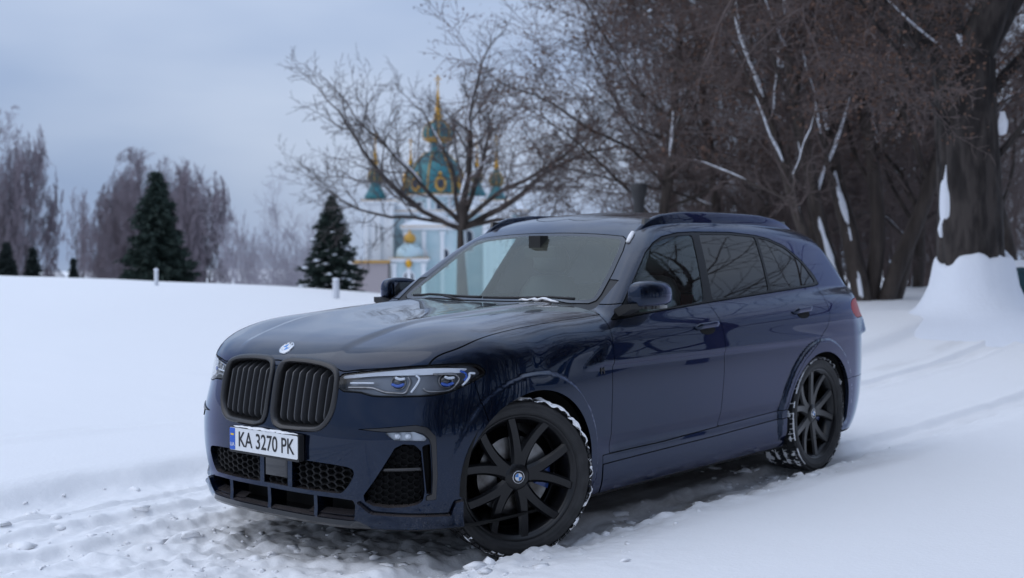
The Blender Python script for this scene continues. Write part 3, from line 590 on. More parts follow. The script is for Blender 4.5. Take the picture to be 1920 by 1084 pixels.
# ---- kidney grilles
def inset(poly, k):
    p = np.array(poly); a = np.roll(p, 1, 0); b = np.roll(p, -1, 0); t = b-a; t /= np.linalg.norm(t, axis=1)[:, None]; n = np.stack([-t[:, 1], t[:, 0]], 1)
    ar = (p[:, 0]*np.roll(p, -1, 0)[:, 1]-np.roll(p, -1, 0)[:, 0]*p[:, 1]).sum(); n = n*np.sign(ar); return p+n*k
def resample(p, n):
    p = np.vstack([p, p[:1]]); s = np.r_[0, np.cumsum(np.linalg.norm(np.diff(p, axis=0), axis=1))]; q = np.linspace(0, s[-1], n, endpoint=False); return np.stack([np.interp(q, s, p[:, i]) for i in range(p.shape[1])], 1)
K0 = resample(KID_O, 96)
def kidney(sg):
    root = empty('kidney_grille'); root.parent = CAR; mb = MB(); loops = []
    for k, h in ((-.001, -.03), (-.001, .002), (.003, .010), (.012, .015), (.022, .012), (.030, .002), (.034, -.015), (.036, -.06)):
        L = inset(K0, max(k, 0)*.92); P = on_front(L[:, 0], L[:, 1]); P[:, 0] += h; P[:, 1] *= sg; loops.append(P if sg > 0 else P[::-1])
    mb.loft(loops, True, False); mb.build('frame', 'satin_grey', root, sharp=50)
    inner = inset(K0, .032); ys = np.linspace(.052, .392, 8)[:-1]+.024
    for yy in ys:
        g = np.abs(inner[:, 0]-yy) < .02; top = inner[:, 1][g].max()-.001; bot = inner[:, 1][g].min()+.001
        mb = MB(); loops = []; tt = np.linspace(0, 1, 15); X0 = on_front(np.full(15, yy), bot+(top-bot)*tt)[:, 0]
        for t, x0 in zip(tt, X0):
            zz = bot+(top-bot)*t
            rec = .006+.055*max(0, (t-.86)/.14)**1.3+.03*max(0, (.10-t)/.10)**1.5; w1 = .0068; w2 = .0085; x1 = x0-rec
            L = [(x1, yy-w1*.4), (x1+.0015, yy), (x1, yy+w1*.4), (x1-.012, yy+w1), (x1-.06, yy+w2*.8), (x1-.06, yy-w2*.8), (x1-.012, yy-w1)]
            L = [(a, b*sg, zz) for a, b in L]; loops.append(L if sg < 0 else L[::-1])
        mb.loft(loops); mb.build('slat', 'slat_grey', root, sharp=40)
    L = inset(K0, .02); P = on_front(L[:, 0], L[:, 1]); P[:, 0] -= .068; P[:, 1] *= sg; mb = MB(); mb.add(P, [tuple(range(len(P)))]); mb.build('backing', 'seam_black', root)
    return root
pair(kidney)

# ---- headlights
def qtube(mb, pts, rad, depth, sg, n=6):
    p = np.array(crom(pts, 5, False)); P = on_q(p[:, 0], p[:, 1]); P = P-nrm(P)*depth; P[:, 1] *= sg; mb.tube(P, rad, n)
def qstrip(mb, top, bot, depth, sg, out=.0):
    a = np.array(crom(top, 5, False)); b = np.array(crom(bot, 5, False)); A = on_q(a[:, 0], a[:, 1]); B = on_q(b[:, 0], b[:, 1]); A = A-nrm(A)*depth; B = B-nrm(B)*(depth+out); A[:, 1] *= sg; B[:, 1] *= sg
    mb.loft([A, B] if sg > 0 else [B, A], False, False)
def headlight(sg):
    root = empty('headlight'); root.parent = CAR; f = np.array([1, sg, 1.])
    T_ = lambda M: M[2] if sg > 0 else M[2][:, ::-1]
    obj('lens', (lamp[0])*f, T_(lamp), 'lamp_glass', root, normals=lamp[1]*f)
    h = lipped((lamp[0]-lamp[1]*.055, lamp[1], lamp[2]), -.052, False); obj('housing', h[0]*f, T_(h), 'lamp_inner', root, normals=h[1]*f)
    mb = MB(); qstrip(mb, [(-.35, .915), (-.095, .942), (.216, .955), (.456, .950), (.50, .945)], [(-.35, .903), (-.095, .922), (.215, .926), (.455, .930), (.49, .936)], .012, sg, .016); mb.build('brow_strip', 'lamp_white', root, True)
    mb = MB(); qtube(mb, [(-.293, .884), (-.21, .886), (-.129, .887)], .0045, .02, sg); mb.build('light_bar', 'lamp_white', root, True)
    mb = MB(); qtube(mb, [(-.319, .863), (-.238, .865), (-.152, .865), (-.106, .856), (-.055, .845), (.018, .842), (.074, .842), (.097, .863), (.114, .895), (.097, .918)], .006, .028, sg); mb.build('light_guide', 'silver', root, True)
    mb = MB(); qtube(mb, [(.119, .844), (.153, .875), (.176, .906), (.153, .924)], .0055, .02, sg); mb.build('light_guide', 'lamp_white', root, True)
    mb = MB(); qtube(mb, [(.204, .862), (.237, .848), (.328, .844), (.397, .852), (.437, .877), (.455, .904), (.409, .926), (.272, .927)], .006, .028, sg); mb.build('light_guide', 'silver', root, True)
    mb = MB(); qtube(mb, [(.555, .923), (.520, .924), (.516, .908), (.495, .887), (.466, .866)], .006, .014, sg); mb.build('light_guide', 'lamp_white', root, True)
    mb = MB(); qtube(mb, [(.456, .938), (.49, .927), (.500, .907), (.482, .891)], .006, .018, sg); mb.build('light_guide', 'lamp_blue', root, True)
    for q0_ in (.03, .37):
        mb = MB(); qtube(mb, [(q0_-.045, .884), (q0_, .874), (q0_+.045, .884)], [.003]+[.008]*9+[.003], .024, sg); mb.build('blue_accent', 'lamp_blue', root, True)
        mb = MB(); qtube(mb, [(q0_-.02, .915), (q0_+.01, .907), (q0_+.05, .909)], [.003]+[.007]*9+[.003], .024, sg); mb.build('reflector', 'lamp_white', root, True)
    for q_, z_ in ((.03, .893), (.365, .895)):
        c = on_q(np.array([q_]), np.array([z_]))[0]; n_ = nrm(c)[0]; c = (c-n_*.045)
        for nm, mt, rr, dz, pf in (('projector_bezel', 'silver', .032, 0, [(.036, -.005), (.036, .008), (.032, .010), (.028, .0)]), ('projector_lens', 'lamp_dark', .026, 0, [(.028, 0), (.024, .010), (.013, .016), (.001, .018)])):
            mb = MB(); mb.revolve(pf, 20); q = Vector(tuple(n_)).to_track_quat('Z', 'Y').to_matrix(); mb.v = [tuple(np.array(q@Vector(v))+c) for v in mb.v]; mb.v = [(v[0], v[1]*sg, v[2]) for v in mb.v]
            if sg < 0: mb.f = [t[::-1] for t in mb.f]
            mb.build(nm, mt, root, True)
    return root
pair(headlight)

# ---- fog lamps, brackets, honeycomb intakes
panel('bumper_bracket', brk, 'satin_grey', .02, 'pair', off=.006)
def hexgrid(mb, poly, fn, depth, size, asp, sg=1, wall=.006):
    P = np.array(poly); lo = P.min(0); hi = P.max(0); dx = size*1.5; dz = size*math.sqrt(3)*asp
    ctr = []; i = 0; xx = lo[0]-size
    while xx < hi[0]+size:
        zz = lo[1]-dz+(dz/2 if i % 2 else 0)
        while zz < hi[1]+dz: ctr.append((xx, zz)); zz += dz
        xx += dx; i += 1
    a = np.radians(np.arange(0, 360, 60)); hx = np.stack([np.cos(a), asp*np.sin(a)], 1); ctr = np.array(ctr)
    o = ctr[:, None]+size*hx; d_ = psdf(o[..., 0].ravel(), o[..., 1].ravel(), poly).reshape(o.shape[:2]); k = (d_ < .018).all(1); ctr = ctr[k]; o = o[k]; n_ = ctr[:, None]+(size-wall)*hx
    A = fn(o[..., 0].ravel(), o[..., 1].ravel()); B = fn(n_[..., 0].ravel(), n_[..., 1].ravel()); na = nrm(A); nb = nrm(B)
    L = [(q*[1, sg, 1]).reshape(-1, 6, 3) for q in (A-na*(depth+.004), B-nb*depth, B-nb*(depth+.03))]
    for j in range(len(ctr)): mb.loft([l[j] if sg > 0 else l[j][::-1] for l in L], True, False)
for M_, nm in ((pocket, 'side_intake'), (slot, 'air_curtain')):
    panel(nm+'_back', M_, 'seam_black', 0, 'pair', off=-(.05 if nm == 'side_intake' else .06))
def side_mesh(sg): mb = MB(); hexgrid(mb, POCKET, on_q, .028, .030, .62, sg, .004); mb.build('side_intake_mesh', 'black_plastic', CAR)
pair(side_mesh)
def side_bar(sg): mb = MB(); qtube(mb, [(-.065, .487), (.05, .489), (.19, .492)], .009, .012, sg); mb.build('side_intake_bar', 'satin_grey', CAR, True)
pair(side_bar)
def fog_lamp(sg):
    f = np.array([1, sg, 1.]); root = empty('fog_lamp'); root.parent = CAR
    obj('lens', (fog[0]+fog[1]*.004)*f, fog[2] if sg > 0 else fog[2][:, ::-1], 'lamp_glass', root, normals=fog[1]*f)
    h = lipped((fog[0]-fog[1]*.02, fog[1], fog[2]), -.024, False); obj('reflector', h[0]*f, h[2] if sg > 0 else h[2][:, ::-1], 'lamp_white', root, normals=h[1]*f)
    for q_ in (.03, .10):
        mb = MB(); c = on_q(np.array([q_]), np.array([.645]))[0]; n_ = nrm(c)[0]; mb.revolve([(.016, .0), (.014, .008), (.001, .012)], 14); q = Vector(tuple(n_)).to_track_quat('Z', 'Y').to_matrix(); mb.v = [tuple((np.array(q@Vector(v))+c-n_*.012)*f) for v in mb.v]
        if sg < 0: mb.f = [t[::-1] for t in mb.f]
        mb.build('bulb', 'lamp_white', root, True)
pair(fog_lamp)
panel('lower_intake_back', intake, 'seam_black', 0, 'both', off=-.06)
mb = MB(); HP = [(-.55, .507), (.55, .497), (.535, .43), (.47, .365), (-.47, .368), (-.535, .43)]; hexgrid(mb, HP, on_front, .022, .030, .60, 1, .005); mb.build('lower_intake_mesh', 'black_plastic', CAR)
panel('lower_gap_back', lowgap, 'seam_black', 0, 'both', off=-.12)
for yy in (-.34, -.02, .31):
    mb = MB(); x0 = float(on_front(np.array([yy]), np.array([.30]))[0, 0]); mb.loft([[(x0-.10, yy-.012, zz), (x0+dx_, yy-.012, zz), (x0+dx_, yy+.012, zz), (x0-.10, yy+.012, zz)] for zz, dx_ in ((.235, .0), (.28, -.004), (.36, .0))]); mb.build('lip_fin', 'car_paint', CAR)
# splitter blade under the nose
mb = MB(); loops = []
_yy = np.linspace(-.60, .60, 41); _xx = on_front(np.abs(_yy), np.full(41, .25))[:, 0]
for yy, x0 in zip(_yy, _xx):
    k = min(1, (.62-abs(yy))/.10)
    L = [(x0-.16, .20), (x0+.020*k, .205), (x0+.030*k, .218), (x0+.026*k, .240), (x0-.01, .252), (x0-.16, .246)]; loops.append([(a, yy, b) for a, b in L])
mb.loft(loops); mb.build('splitter', 'gloss_black', CAR, sharp=40)
# sensor box in the middle of the intake
mb = MB(); x0 = float(on_front(np.array([0.06]), np.array([.45]))[0, 0])
mb.loft([[(x0-.05, .06-.085*k, .405), (x0-.05, .06+.085*k, .405), (x0-.05, .06+.085*k, .497), (x0-.05, .06-.085*k, .497)] for k in (1, 1)][:1]+[[(x0+a, .06-k, .452-h), (x0+a, .06+k, .452-h), (x0+a, .06+k, .452+h), (x0+a, .06-k, .452+h)] for a, k, h in ((-.01, .085, .046), (.004, .075, .042), (.006, .062, .034))]); mb.build('radar_sensor', 'gloss_black', CAR, sharp=30)
for s_ in (-.045, .165):
    mb = MB(); mb.loft([[(x0-.05, s_-.016, zz), (x0+.003, s_-.016, zz), (x0+.003, s_+.016, zz), (x0-.05, s_+.016, zz)] for zz in (.37, .50)]); mb.build('intake_strut', 'car_paint', CAR)
# ---- number plate, emblem, lettering
def text_mesh(txt, size, m, name, parent, mw, extr=.0012, off=0., sx=1.):
    cu = bpy.data.curves.new('txt', 'FONT'); cu.body = txt; cu.size = size; cu.extrude = extr; cu.offset = off; cu.align_x = 'CENTER'; cu.align_y = 'CENTER'
    t = bpy.data.objects.new('txt', cu); COL.objects.link(t); dg = bpy.context.evaluated_depsgraph_get(); me = bpy.data.meshes.new_from_object(t.evaluated_get(dg)); bpy.data.objects.remove(t)
    me.transform(Matrix.Diagonal((sx, 1, 1, 1))); me.transform(mw); o = bpy.data.objects.new(name, me); COL.objects.link(o); o.parent = parent; me.materials.clear(); me.materials.append(MATS[m]); return o
PX, PZ = .893, .568
PL = empty('number_plate'); PL.parent = CAR; tilt = R(3)
FR = Matrix.Translation((PX, 0, PZ))@Matrix(((0, 0, 1), (1, 0, 0), (0, 1, 0))).to_4x4()    # plate plane: local x to the car's left, y up, z forward
def rrect(w_, h_, r_, n=5):
    o = []
    for cx, cy, a0 in ((w_/2-r_, h_/2-r_, 0), (-w_/2+r_, h_/2-r_, 90), (-w_/2+r_, -h_/2+r_, 180), (w_/2-r_, -h_/2+r_, 270)):
        for k in range(n): a = R(a0+90*k/(n-1)); o.append((cx+r_*math.cos(a), cy+r_*math.sin(a)))
    return o
def slab(name, w_, h_, r_, z0, z1, m, cx=0, cy=0, parent=None, fr=FR):
    mb = MB(); o = rrect(w_, h_, r_); mb.loft([[fr@Vector((a+cx, b+cy, zz)) for a, b in o] for zz in (z0, z1)]); return mb.build(name, m, parent or PL, sharp=30)
slab('plate_holder', .534, .128, .008, -.03, .002, 'black_plastic', cy=-.004); slab('plate_sheet', .52, .112, .008, .0025, .0045, 'plate_white'); slab('country_strip', .042, .108, .004, .005, .0058, 'plate_blue', -.237)
slab('flag', .024, .009, .001, .0062, .0068, 'plate_yellow', -.237, .022); slab('flag', .024, .009, .001, .0062, .0068, 'plate_blue', -.237, .0315)
text_mesh('UA', .026, 'plate_white', 'country_code', PL, FR@Matrix.Translation((-.237, -.028, .0066)))
text_mesh('KA 3270 PK', .106, 'ink_black', 'registration', PL, FR@Matrix.Translation((.022, -.002, .0056)), .0008, .0006, .80)
mb = MB()
for t in np.linspace(0, 1, 28): pass
def snow_blob(name, pts, rad, label, seed=0, flat=.5, n=9):
    """an irregular ridge of snow along a line"""
    rr = np.random.RandomState(seed); loops = []; pts = np.array(pts, float); m_ = len(pts)
    for i, p_ in enumerate(pts):
        e = math.sin(math.pi*(i+.5)/m_)**.4; t = pts[min(i+1, m_-1)]-pts[max(i-1, 0)]; t /= np.linalg.norm(t); s_ = np.cross(t, [0, 0, 1.]); s_ /= np.linalg.norm(s_); u = np.cross(s_, t)
        loops.append([p_+(s_*math.cos(a)+u*math.sin(a)*flat)*rad*e*(.65+.7*rr.rand()) for a in np.linspace(0, 2*math.pi, n, endpoint=False)])
    mb = MB(); mb.loft(loops); o = mb.build(name, 'snow_small', None, True); tag(o, label, 'snow', 'loose snow lying on the car'); return o
snow_blob('snow_patch', [(PX-.005+.004*math.sin(k), y_, PZ+.062) for k, y_ in enumerate(np.linspace(-.235, .25, 26))], .012, 'thin ridge of snow along the top of the number plate', 3, .6)

def emblem(name, C, n_, upv, rad, parent):
    root = empty(name); root.parent = parent
    n_ = Vector(n_).normalized(); u = (Vector(upv)-n_*n_.dot(Vector(upv))).normalized(); r_ = u.cross(n_); fr = Matrix((r_, u, n_)).transposed().to_4x4(); fr.translation = Vector(C)
    mb = MB(); mb.revolve([(rad, -.004), (rad, .003), (rad*.95, .005), (rad*.90, .0045)], 40); mb.v = [tuple(fr@Vector(v)) for v in mb.v]; mb.build('rim_ring', 'chrome', root, True)
    mb = MB(); mb.revolve([(rad*.9, .0035), (rad*.62, .004)], 40); mb.v = [tuple(fr@Vector(v)) for v in mb.v]; mb.build('band', 'lamp_white' if rad > .035 else 'ink_black', root, True)
    mb = MB(); mb.revolve([(rad*.62, .004), (rad*.60, .006), (rad*.57, .004)], 40); mb.v = [tuple(fr@Vector(v)) for v in mb.v]; mb.build('inner_ring', 'chrome', root, True)
    for k in range(4):
        mb = MB(); V = [(0, 0, .0045)]+[(rad*.58*math.cos(a), rad*.58*math.sin(a), .0042) for a in np.linspace(k*math.pi/2, (k+1)*math.pi/2, 9)]; mb.add([tuple(fr@Vector(v)) for v in V], [(0, i, i+1) for i in range(1, 9)]); mb.build('quadrant', 'emblem_blue' if k % 2 else 'plate_white', root)
    if rad > .035:
        for ch, a in (('B', 132), ('M', 90), ('W', 48)):
            text_mesh(ch, rad*.30, 'ink_black', 'letter', root, fr@Matrix.Rotation(R(a-90), 4, 'Z')@Matrix.Translation((0, rad*.76, .0048)), .0003, .0002)
    return root
_e = on_top(np.array([.742]), np.array([0.]))[0]; _n = nrm(_e)[0]; emblem('emblem', _e+_n*.002, _n, (-1, 0, .2), .042, CAR)
_e = on_side(np.array([-.559]), np.array([.868]))[0]
mb = MB(); fr = Matrix.Translation(tuple(_e+[0, .003, 0]))@Matrix(((-1, 0, 0), (0, 0, 1), (0, 1, 0))).to_4x4()
text_mesh('M', .05, 'satin_grey', 'side_badge', CAR, fr, .002)

# ---- mirrors, handles, rails, wipers
def mirror(sg):
    """folded against the window: the long axis lies along the car"""
    root = empty('door_mirror'); root.parent = CAR; mb = MB(); loops = []
    ctrl = [(-.855, .012, .020, 1.245, .955), (-.865, .042, .052, 1.252, .960), (-.895, .060, .066, 1.262, .968), (-.98, .070, .072, 1.267, .980), (-1.08, .068, .068, 1.266, .986), (-1.15, .056, .056, 1.262, .982), (-1.185, .038, .040, 1.258, .972), (-1.198, .012, .016, 1.254, .965)]
    for xx, hy, hz, zc, yc in crom(np.array(ctrl), 3, False):
        L = []
        for a in np.linspace(0, 2*math.pi, 28, endpoint=False):
            ca, sa = math.cos(a), math.sin(a); ex = .55
            L.append((xx, (yc+abs(ca)**ex*math.copysign(1, ca)*hy*(1. if ca > 0 else .6)*(1-.22*max(sa, 0)))*sg, zc+abs(sa)**ex*math.copysign(1, sa)*hz))
        loops.append(L if sg > 0 else L[::-1])
    mb.loft(loops); mb.build('housing', 'car_paint', root, True)
    mb = MB(); mb.loft([[(xx, (yc-w_)*sg, z_-.022), (xx, (yc+w_)*sg, z_-.018), (xx, (yc+w_)*sg, z_), (xx, (yc-w_)*sg, z_)] for xx, yc, w_, z_ in ((-.865, .958, .03, 1.205), (-.98, .972, .054, 1.200), (-1.12, .977, .048, 1.200), (-1.19, .965, .018, 1.215))]); mb.build('lower_edge', 'gloss_black', root, sharp=40)
    mb = MB(); mb.loft([[(-.80, yy*sg, z0), (-.80, yy*sg, z0+h), (-.90, yy*sg, z0+h), (-.90, yy*sg, z0)] for yy, z0, h in ((.89, 1.135, .05), (.95, 1.16, .05), (1.0, 1.185, .03))]); mb.build('arm', 'black_plastic', root, sharp=40)
    mb = MB(); mb.loft([[(xx,   .920*sg, 1.262-h), (xx, .920*sg, 1.262+h), (xx, .925*sg, 1.262+h), (xx, .925*sg, 1.262-h)] for xx, h in ((-.91, .045), (-1.14, .045))]); mb.build('mirror_glass', 'chrome', root)
    return root
pair(mirror)
def handle(sg, door, x0, z0, dz):
    xs = np.linspace(x0, x0-.27, 19); zs = z0+dz*np.linspace(0, 1, 19); P = on_side(xs, zs); N_ = nrm(P); mb = MB(); loops = []
    for i, (p_, n_) in enumerate(zip(P, N_)):
        t = i/18; e = min(1, 8*min(t, 1-t)+.25); h = .019*e; o = .026*min(1, 5*min(t, 1-t)+.3); L = []
        for a in np.linspace(0, 2*math.pi, 12, endpoint=False): q = p_+n_*(o-.006+.010*math.cos(a))+np.array([0, 0, 1])*h*math.sin(a); L.append((q[0], q[1]*sg, q[2]))
        loops.append(L if sg > 0 else L[::-1])
    mb.loft(loops); mb.build('door_handle', 'car_paint', door, True)
    # flat black patch standing for the shade in the pocket behind the grip
    p_ = on_side(np.array([x0-.135]), np.array([z0+dz/2-.02]))[0]; n_ = nrm(p_)[0]; L = [np.array([p_[0]+.085*math.cos(a), 0, p_[2]+.030*math.sin(a)]) for a in np.linspace(0, 2*math.pi, 24, endpoint=False)]
    Q = on_side(np.array([l[0] for l in L]), np.array([l[2] for l in L])); Q = Q+nrm(Q)*.0015; Q[:, 1] *= sg; mb = MB(); c = p_+n_*.001; mb.add(list(Q)+[(c[0], c[1]*sg, c[2])], [(i, (i+1) % 24, 24) for i in range(24)]); mb.build('handle_pocket_shade', 'seam_black', door, True)
for sg, D1, D2 in ((1, DF[0], DR[0]), (-1, DF[1], DR[1])): handle(sg, D1, -1.495, 1.052, .010); handle(sg, D2, -2.72, 1.098, .012)
def rail(sg):
    xs = crom([(-1.42,), (-1.48,), (-1.62,), (-1.9,), (-2.4,), (-2.9,), (-3.2,), (-3.36,), (-3.42,)], 4, False)[:, 0]; hs = np.interp(-xs, [1.42, 1.5, 1.66, 1.9, 2.9, 3.15, 3.3, 3.42], [-.02, .008, .036, .044, .044, .034, .014, -.02]); ys = np.interp(-xs, [1.42, 1.7, 2.4, 3.0, 3.42], [.595, .615, .622, .615, .595])
    P = on_top(xs, ys); mb = MB(); loops = []
    for p_, h in zip(P, hs):
        L = [(p_[0], (p_[1]+a)*sg, p_[2]+h+b) for a, b in ((-.014, -h-.012), (-.016, .004), (-.008, .014), (.008, .014), (.018, .002), (.022, -h-.02))]; loops.append(L if sg < 0 else L[::-1])
    mb.loft(loops); o = mb.build('roof_rail', 'car_paint', CAR, sharp=60)
    for xf in (-1.56, -2.42, -3.24):
        q = on_top(np.array([xf]), np.array([.605]))[0]; mb = MB(); mb.box((q[0], q[1]*sg, q[2]+.012), (.13, .024, .05), taper=.8); mb.build('rail_foot', 'gloss_black', o)
pair(rail)
for y0, y1, x0, x1 in ((.62, -.02, -.80, -.755), (-.05, -.64, -.77, -.80)):
    mb = MB(); A = on_top(np.linspace(x0, x1, 9), np.linspace(y0, y1, 9)); A[:, 2] += .022; mb.tube(A, .008, 6); mb.tube([A[1]+[.04, 0, -.03], A[4]+[.025, 0, 0], A[4]], .007, 6); mb.build('wiper', 'black_plastic', CAR, True)
# ---- wheel wells, underbody
for cx in (0, -3.105):
    for sg in (1, -1):
        mb = MB(); L = []
        for yy in (.50, .955):
            L.append([(cx+.475*math.cos(a), yy*sg, .385+.475*math.sin(a)) for a in np.linspace(R(-4), R(184), 36)])
        mb.loft(L, False, False); mb.add([(cx, .50*sg, .385)]+L[0], [(0, i, i+1) for i in range(1, 36)]); mb.build('wheel_housing', 'seam_black', CAR, True)
mb = MB(); mb.box((-1.55, 0, .27), (2.1, 1.7, .16)); mb.box((-1.6, 0, .31), (4.6, .9, .2)); mb.build('floor_pan', 'seam_black', CAR)

# ---- wheels
def wheel():
    root = empty('wheel'); TR = .39; HW = .1375
    ty = empty  # (kept simple: tyre is a mesh part)
    prof = [(.306, -.112), (.313, -.122), (.330, -.132), (.352, -.1365), (.372, -.131), (.384, -.118), (.389, -.09), (.390, -.05), (.390, .05), (.389, .09), (.384, .118), (.373, .130), (.366, .1345), (.363, .1325), (.352, .1365), (.340, .1365), (.338, .1345), (.330, .132), (.320, .129), (.318, .126), (.313, .122), (.306, .112)]
    mb = MB(); mb.revolve(prof, 96, 'y'); tyre = mb.build('tyre', 'rubber', root, True)
    mb = MB(); rr = random.Random(4)
    for k in range(72):       # tread blocks in five rows
        a0 = 2*math.pi*k/72
        for j, yc in enumerate((-.108, -.056, 0, .056, .108)):
            a = a0+(j % 2)*.04+.02*(j-2); da = .034; hw = .022; ro = .3965 if abs(yc) < .1 else .392; sh = .02*(1 if yc >= 0 else -1)
            V = []
            for r_ in (.383, ro):
                for aa, yy in ((a-da, yc-hw), (a+da, yc-hw), (a+da+sh, yc+hw), (a-da+sh, yc+hw)): V.append((r_*math.cos(aa), yy, r_*math.sin(aa)))
            mb.add(V, [(4, 5, 6, 7), (0, 1, 5, 4), (1, 2, 6, 5), (2, 3, 7, 6), (3, 0, 4, 7)])
    o = mb.build('tread', 'rubber', tyre); 
    rim = MB(); rim.revolve([(.225, -.115), (.29, -.118), (.309, -.118), (.309, -.105), (.29, -.09), (.262, -.03), (.262, .05), (.284, .088), (.290, .098), (.300, .103), (.309, .112), (.312, .118), (.310, .121), (.303, .118), (.294, .108)], 80, 'y'); rim = rim.build('rim', 'rim_black', root, True)
    mb = MB(); mb.revolve([(.001, .088), (.035, .090), (.060, .084), (.078, .066), (.082, .04), (.05, .0)], 40, 'y'); mb.build('hub', 'rim_black', rim, True)
    for k in range(5):
        ac = R(101+72*k)
        for s_ in (-1, 1):
            mb = MB(); loops = []
            for t in np.linspace(0, 1, 9):
                r_ = .055+(.297-.055)*t; a = ac+s_*R(4+15.5*t**.8+ (4 if t > .0 else 0)*0); wd = .0245+.014*(1-t)**2.5+.004*t; yo = .080-.006*math.sin(math.pi*t)+.022*t**1.5; th = .05-.01*t
                c = np.array([r_*math.cos(a), 0, r_*math.sin(a)]); tg = np.array([-math.sin(a), 0, math.cos(a)])
                L = [c+tg*wd*b+np.array([0, yy, 0]) for b, yy in ((-1, yo-.012), (-.62, yo), (.62, yo), (1, yo-.012), (.75, yo-th), (-.75, yo-th))]; loops.append(L)
            mb.loft(loops); mb.build('spoke', 'rim_black', rim, sharp=35)
    for k in range(5):
        a = R(101+36+72*k); mb = MB(); mb.revolve([(.008, .055), (.008, .078), (.001, .079)], 6, 'y', (.055*math.cos(a), 0, .055*math.sin(a))); mb.build('bolt', 'satin_grey', rim)
    em = emblem('centre_cap', (0, .0885, 0), (0, 1, 0), (0, 0, 1), .032, root)
    return root
def brake():
    root = empty('brake'); mb = MB(); mb.revolve([(.09, .0), (.09, .030), (.105, .032), (.196, .032), (.196, .0), (.10, .0)], 64, 'y'); mb.build('disc', 'disc_steel', root, sharp=40)
    mb = MB(); loops = []
    for a in np.linspace(R(158), R(203), 12):
        e = .75+.25*math.sin(math.pi*(a-R(158))/R(45)); L = [((r_)*math.cos(a), yy, (r_)*math.sin(a)) for r_, yy in ((.118, .042), (.122, .060*e), (.15, .066*e), (.18, .062*e), (.20, .04), (.20, -.02), (.118, -.02))]; loops.append(L)
    mb.loft(loops); cl = mb.build('caliper', 'caliper_blue', root, sharp=40)
    text_mesh('M', .03, 'plate_white', 'caliper_mark', cl, Matrix.Translation((-.152, .0668, .0))@Matrix(((-1, 0, 0), (0, 0, 1), (0, 1, 0))).to_4x4(), .001)
    return root
def tyre_snow(a0, a1, seed, thr, parent, ymin=.02):
    """packed snow stuck to the tread: one crust with a ragged edge"""
    na = int((a1-a0)/R(1.6)); ny = 12; A = np.linspace(a0, a1, na); Yv = np.linspace(ymin, .133, ny); AA, YY = np.meshgrid(A, Yv, indexing='ij')
    nz_ = fbm(AA*9+seed, YY*40+seed*3, 4); base = np.interp(YY, [0, .09, .118, .128, .134], [.392, .392, .389, .382, .374]); edge = np.minimum(1, np.minimum(AA-a0, a1-AA)/R(12)); h = (nz_+thr)*.05*edge; R_ = base+np.clip(h, -.004, .016)
    V = np.stack([R_*np.cos(AA), YY+np.clip(h, 0, .01)*(YY > .12), R_*np.sin(AA)], -1).reshape(-1, 3); keep = (h > 0.0005).reshape(-1); Fq = []
    for i in range(na-1):
        for j in range(ny-1):
            q = (i*ny+j, i*ny+j+1, (i+1)*ny+j+1, (i+1)*ny+j)
            if sum(keep[list(q)]) >= 2: Fq.append(q)
    u = sorted({i for f in Fq for i in f}); mp = {v: i for i, v in enumerate(u)}
    return obj('packed_snow', V[u], [tuple(mp[i] for i in f) for f in Fq], 'snow_small', parent, True)
W0 = wheel(); B0 = brake()
wheels = []
for i, (cx, cy, st, sg) in enumerate(((0, .842, -25, 1), (0, -.842, -25, -1), (-3.105, .845, 0, 1), (-3.105, -.845, 0, -1))):
    wv = W0 if i == 0 else copy_tree(W0); bv = B0 if i == 0 else copy_tree(B0); wv.parent = CAR; bv.parent = CAR
    pv = .80*sg; off = cy-pv; a = R(st) if i < 2 else 0
    loc = (cx-off*math.sin(a), pv+off*math.cos(a), .388); rz = a+(0 if sg > 0 else math.pi)
    wv.location = loc; wv.rotation_euler = (0, R([0, 20, -33, 50][i]), rz) if False else (0, 0, rz); bv.location = loc; bv.rotation_euler = (0, 0, rz); wheels.append(wv)
    if sg < 0: bv.scale = (-1, 1, 1)
tyre_snow(R(40), R(150), 3.1, .16, wheels[0], .098); tyre_snow(R(140), R(262), 8.7, .10, wheels[0], .105); tyre_snow(R(285), R(318), 5.2, .10, wheels[0], .08)
tyre_snow(R(-60), R(80), 6.3, -.02, wheels[2], -.12); tyre_snow(R(60), R(250), 4.4, .05, wheels[2], -.125); tyre_snow(R(20), R(160), 7.7, .0, wheels[3], -.12)

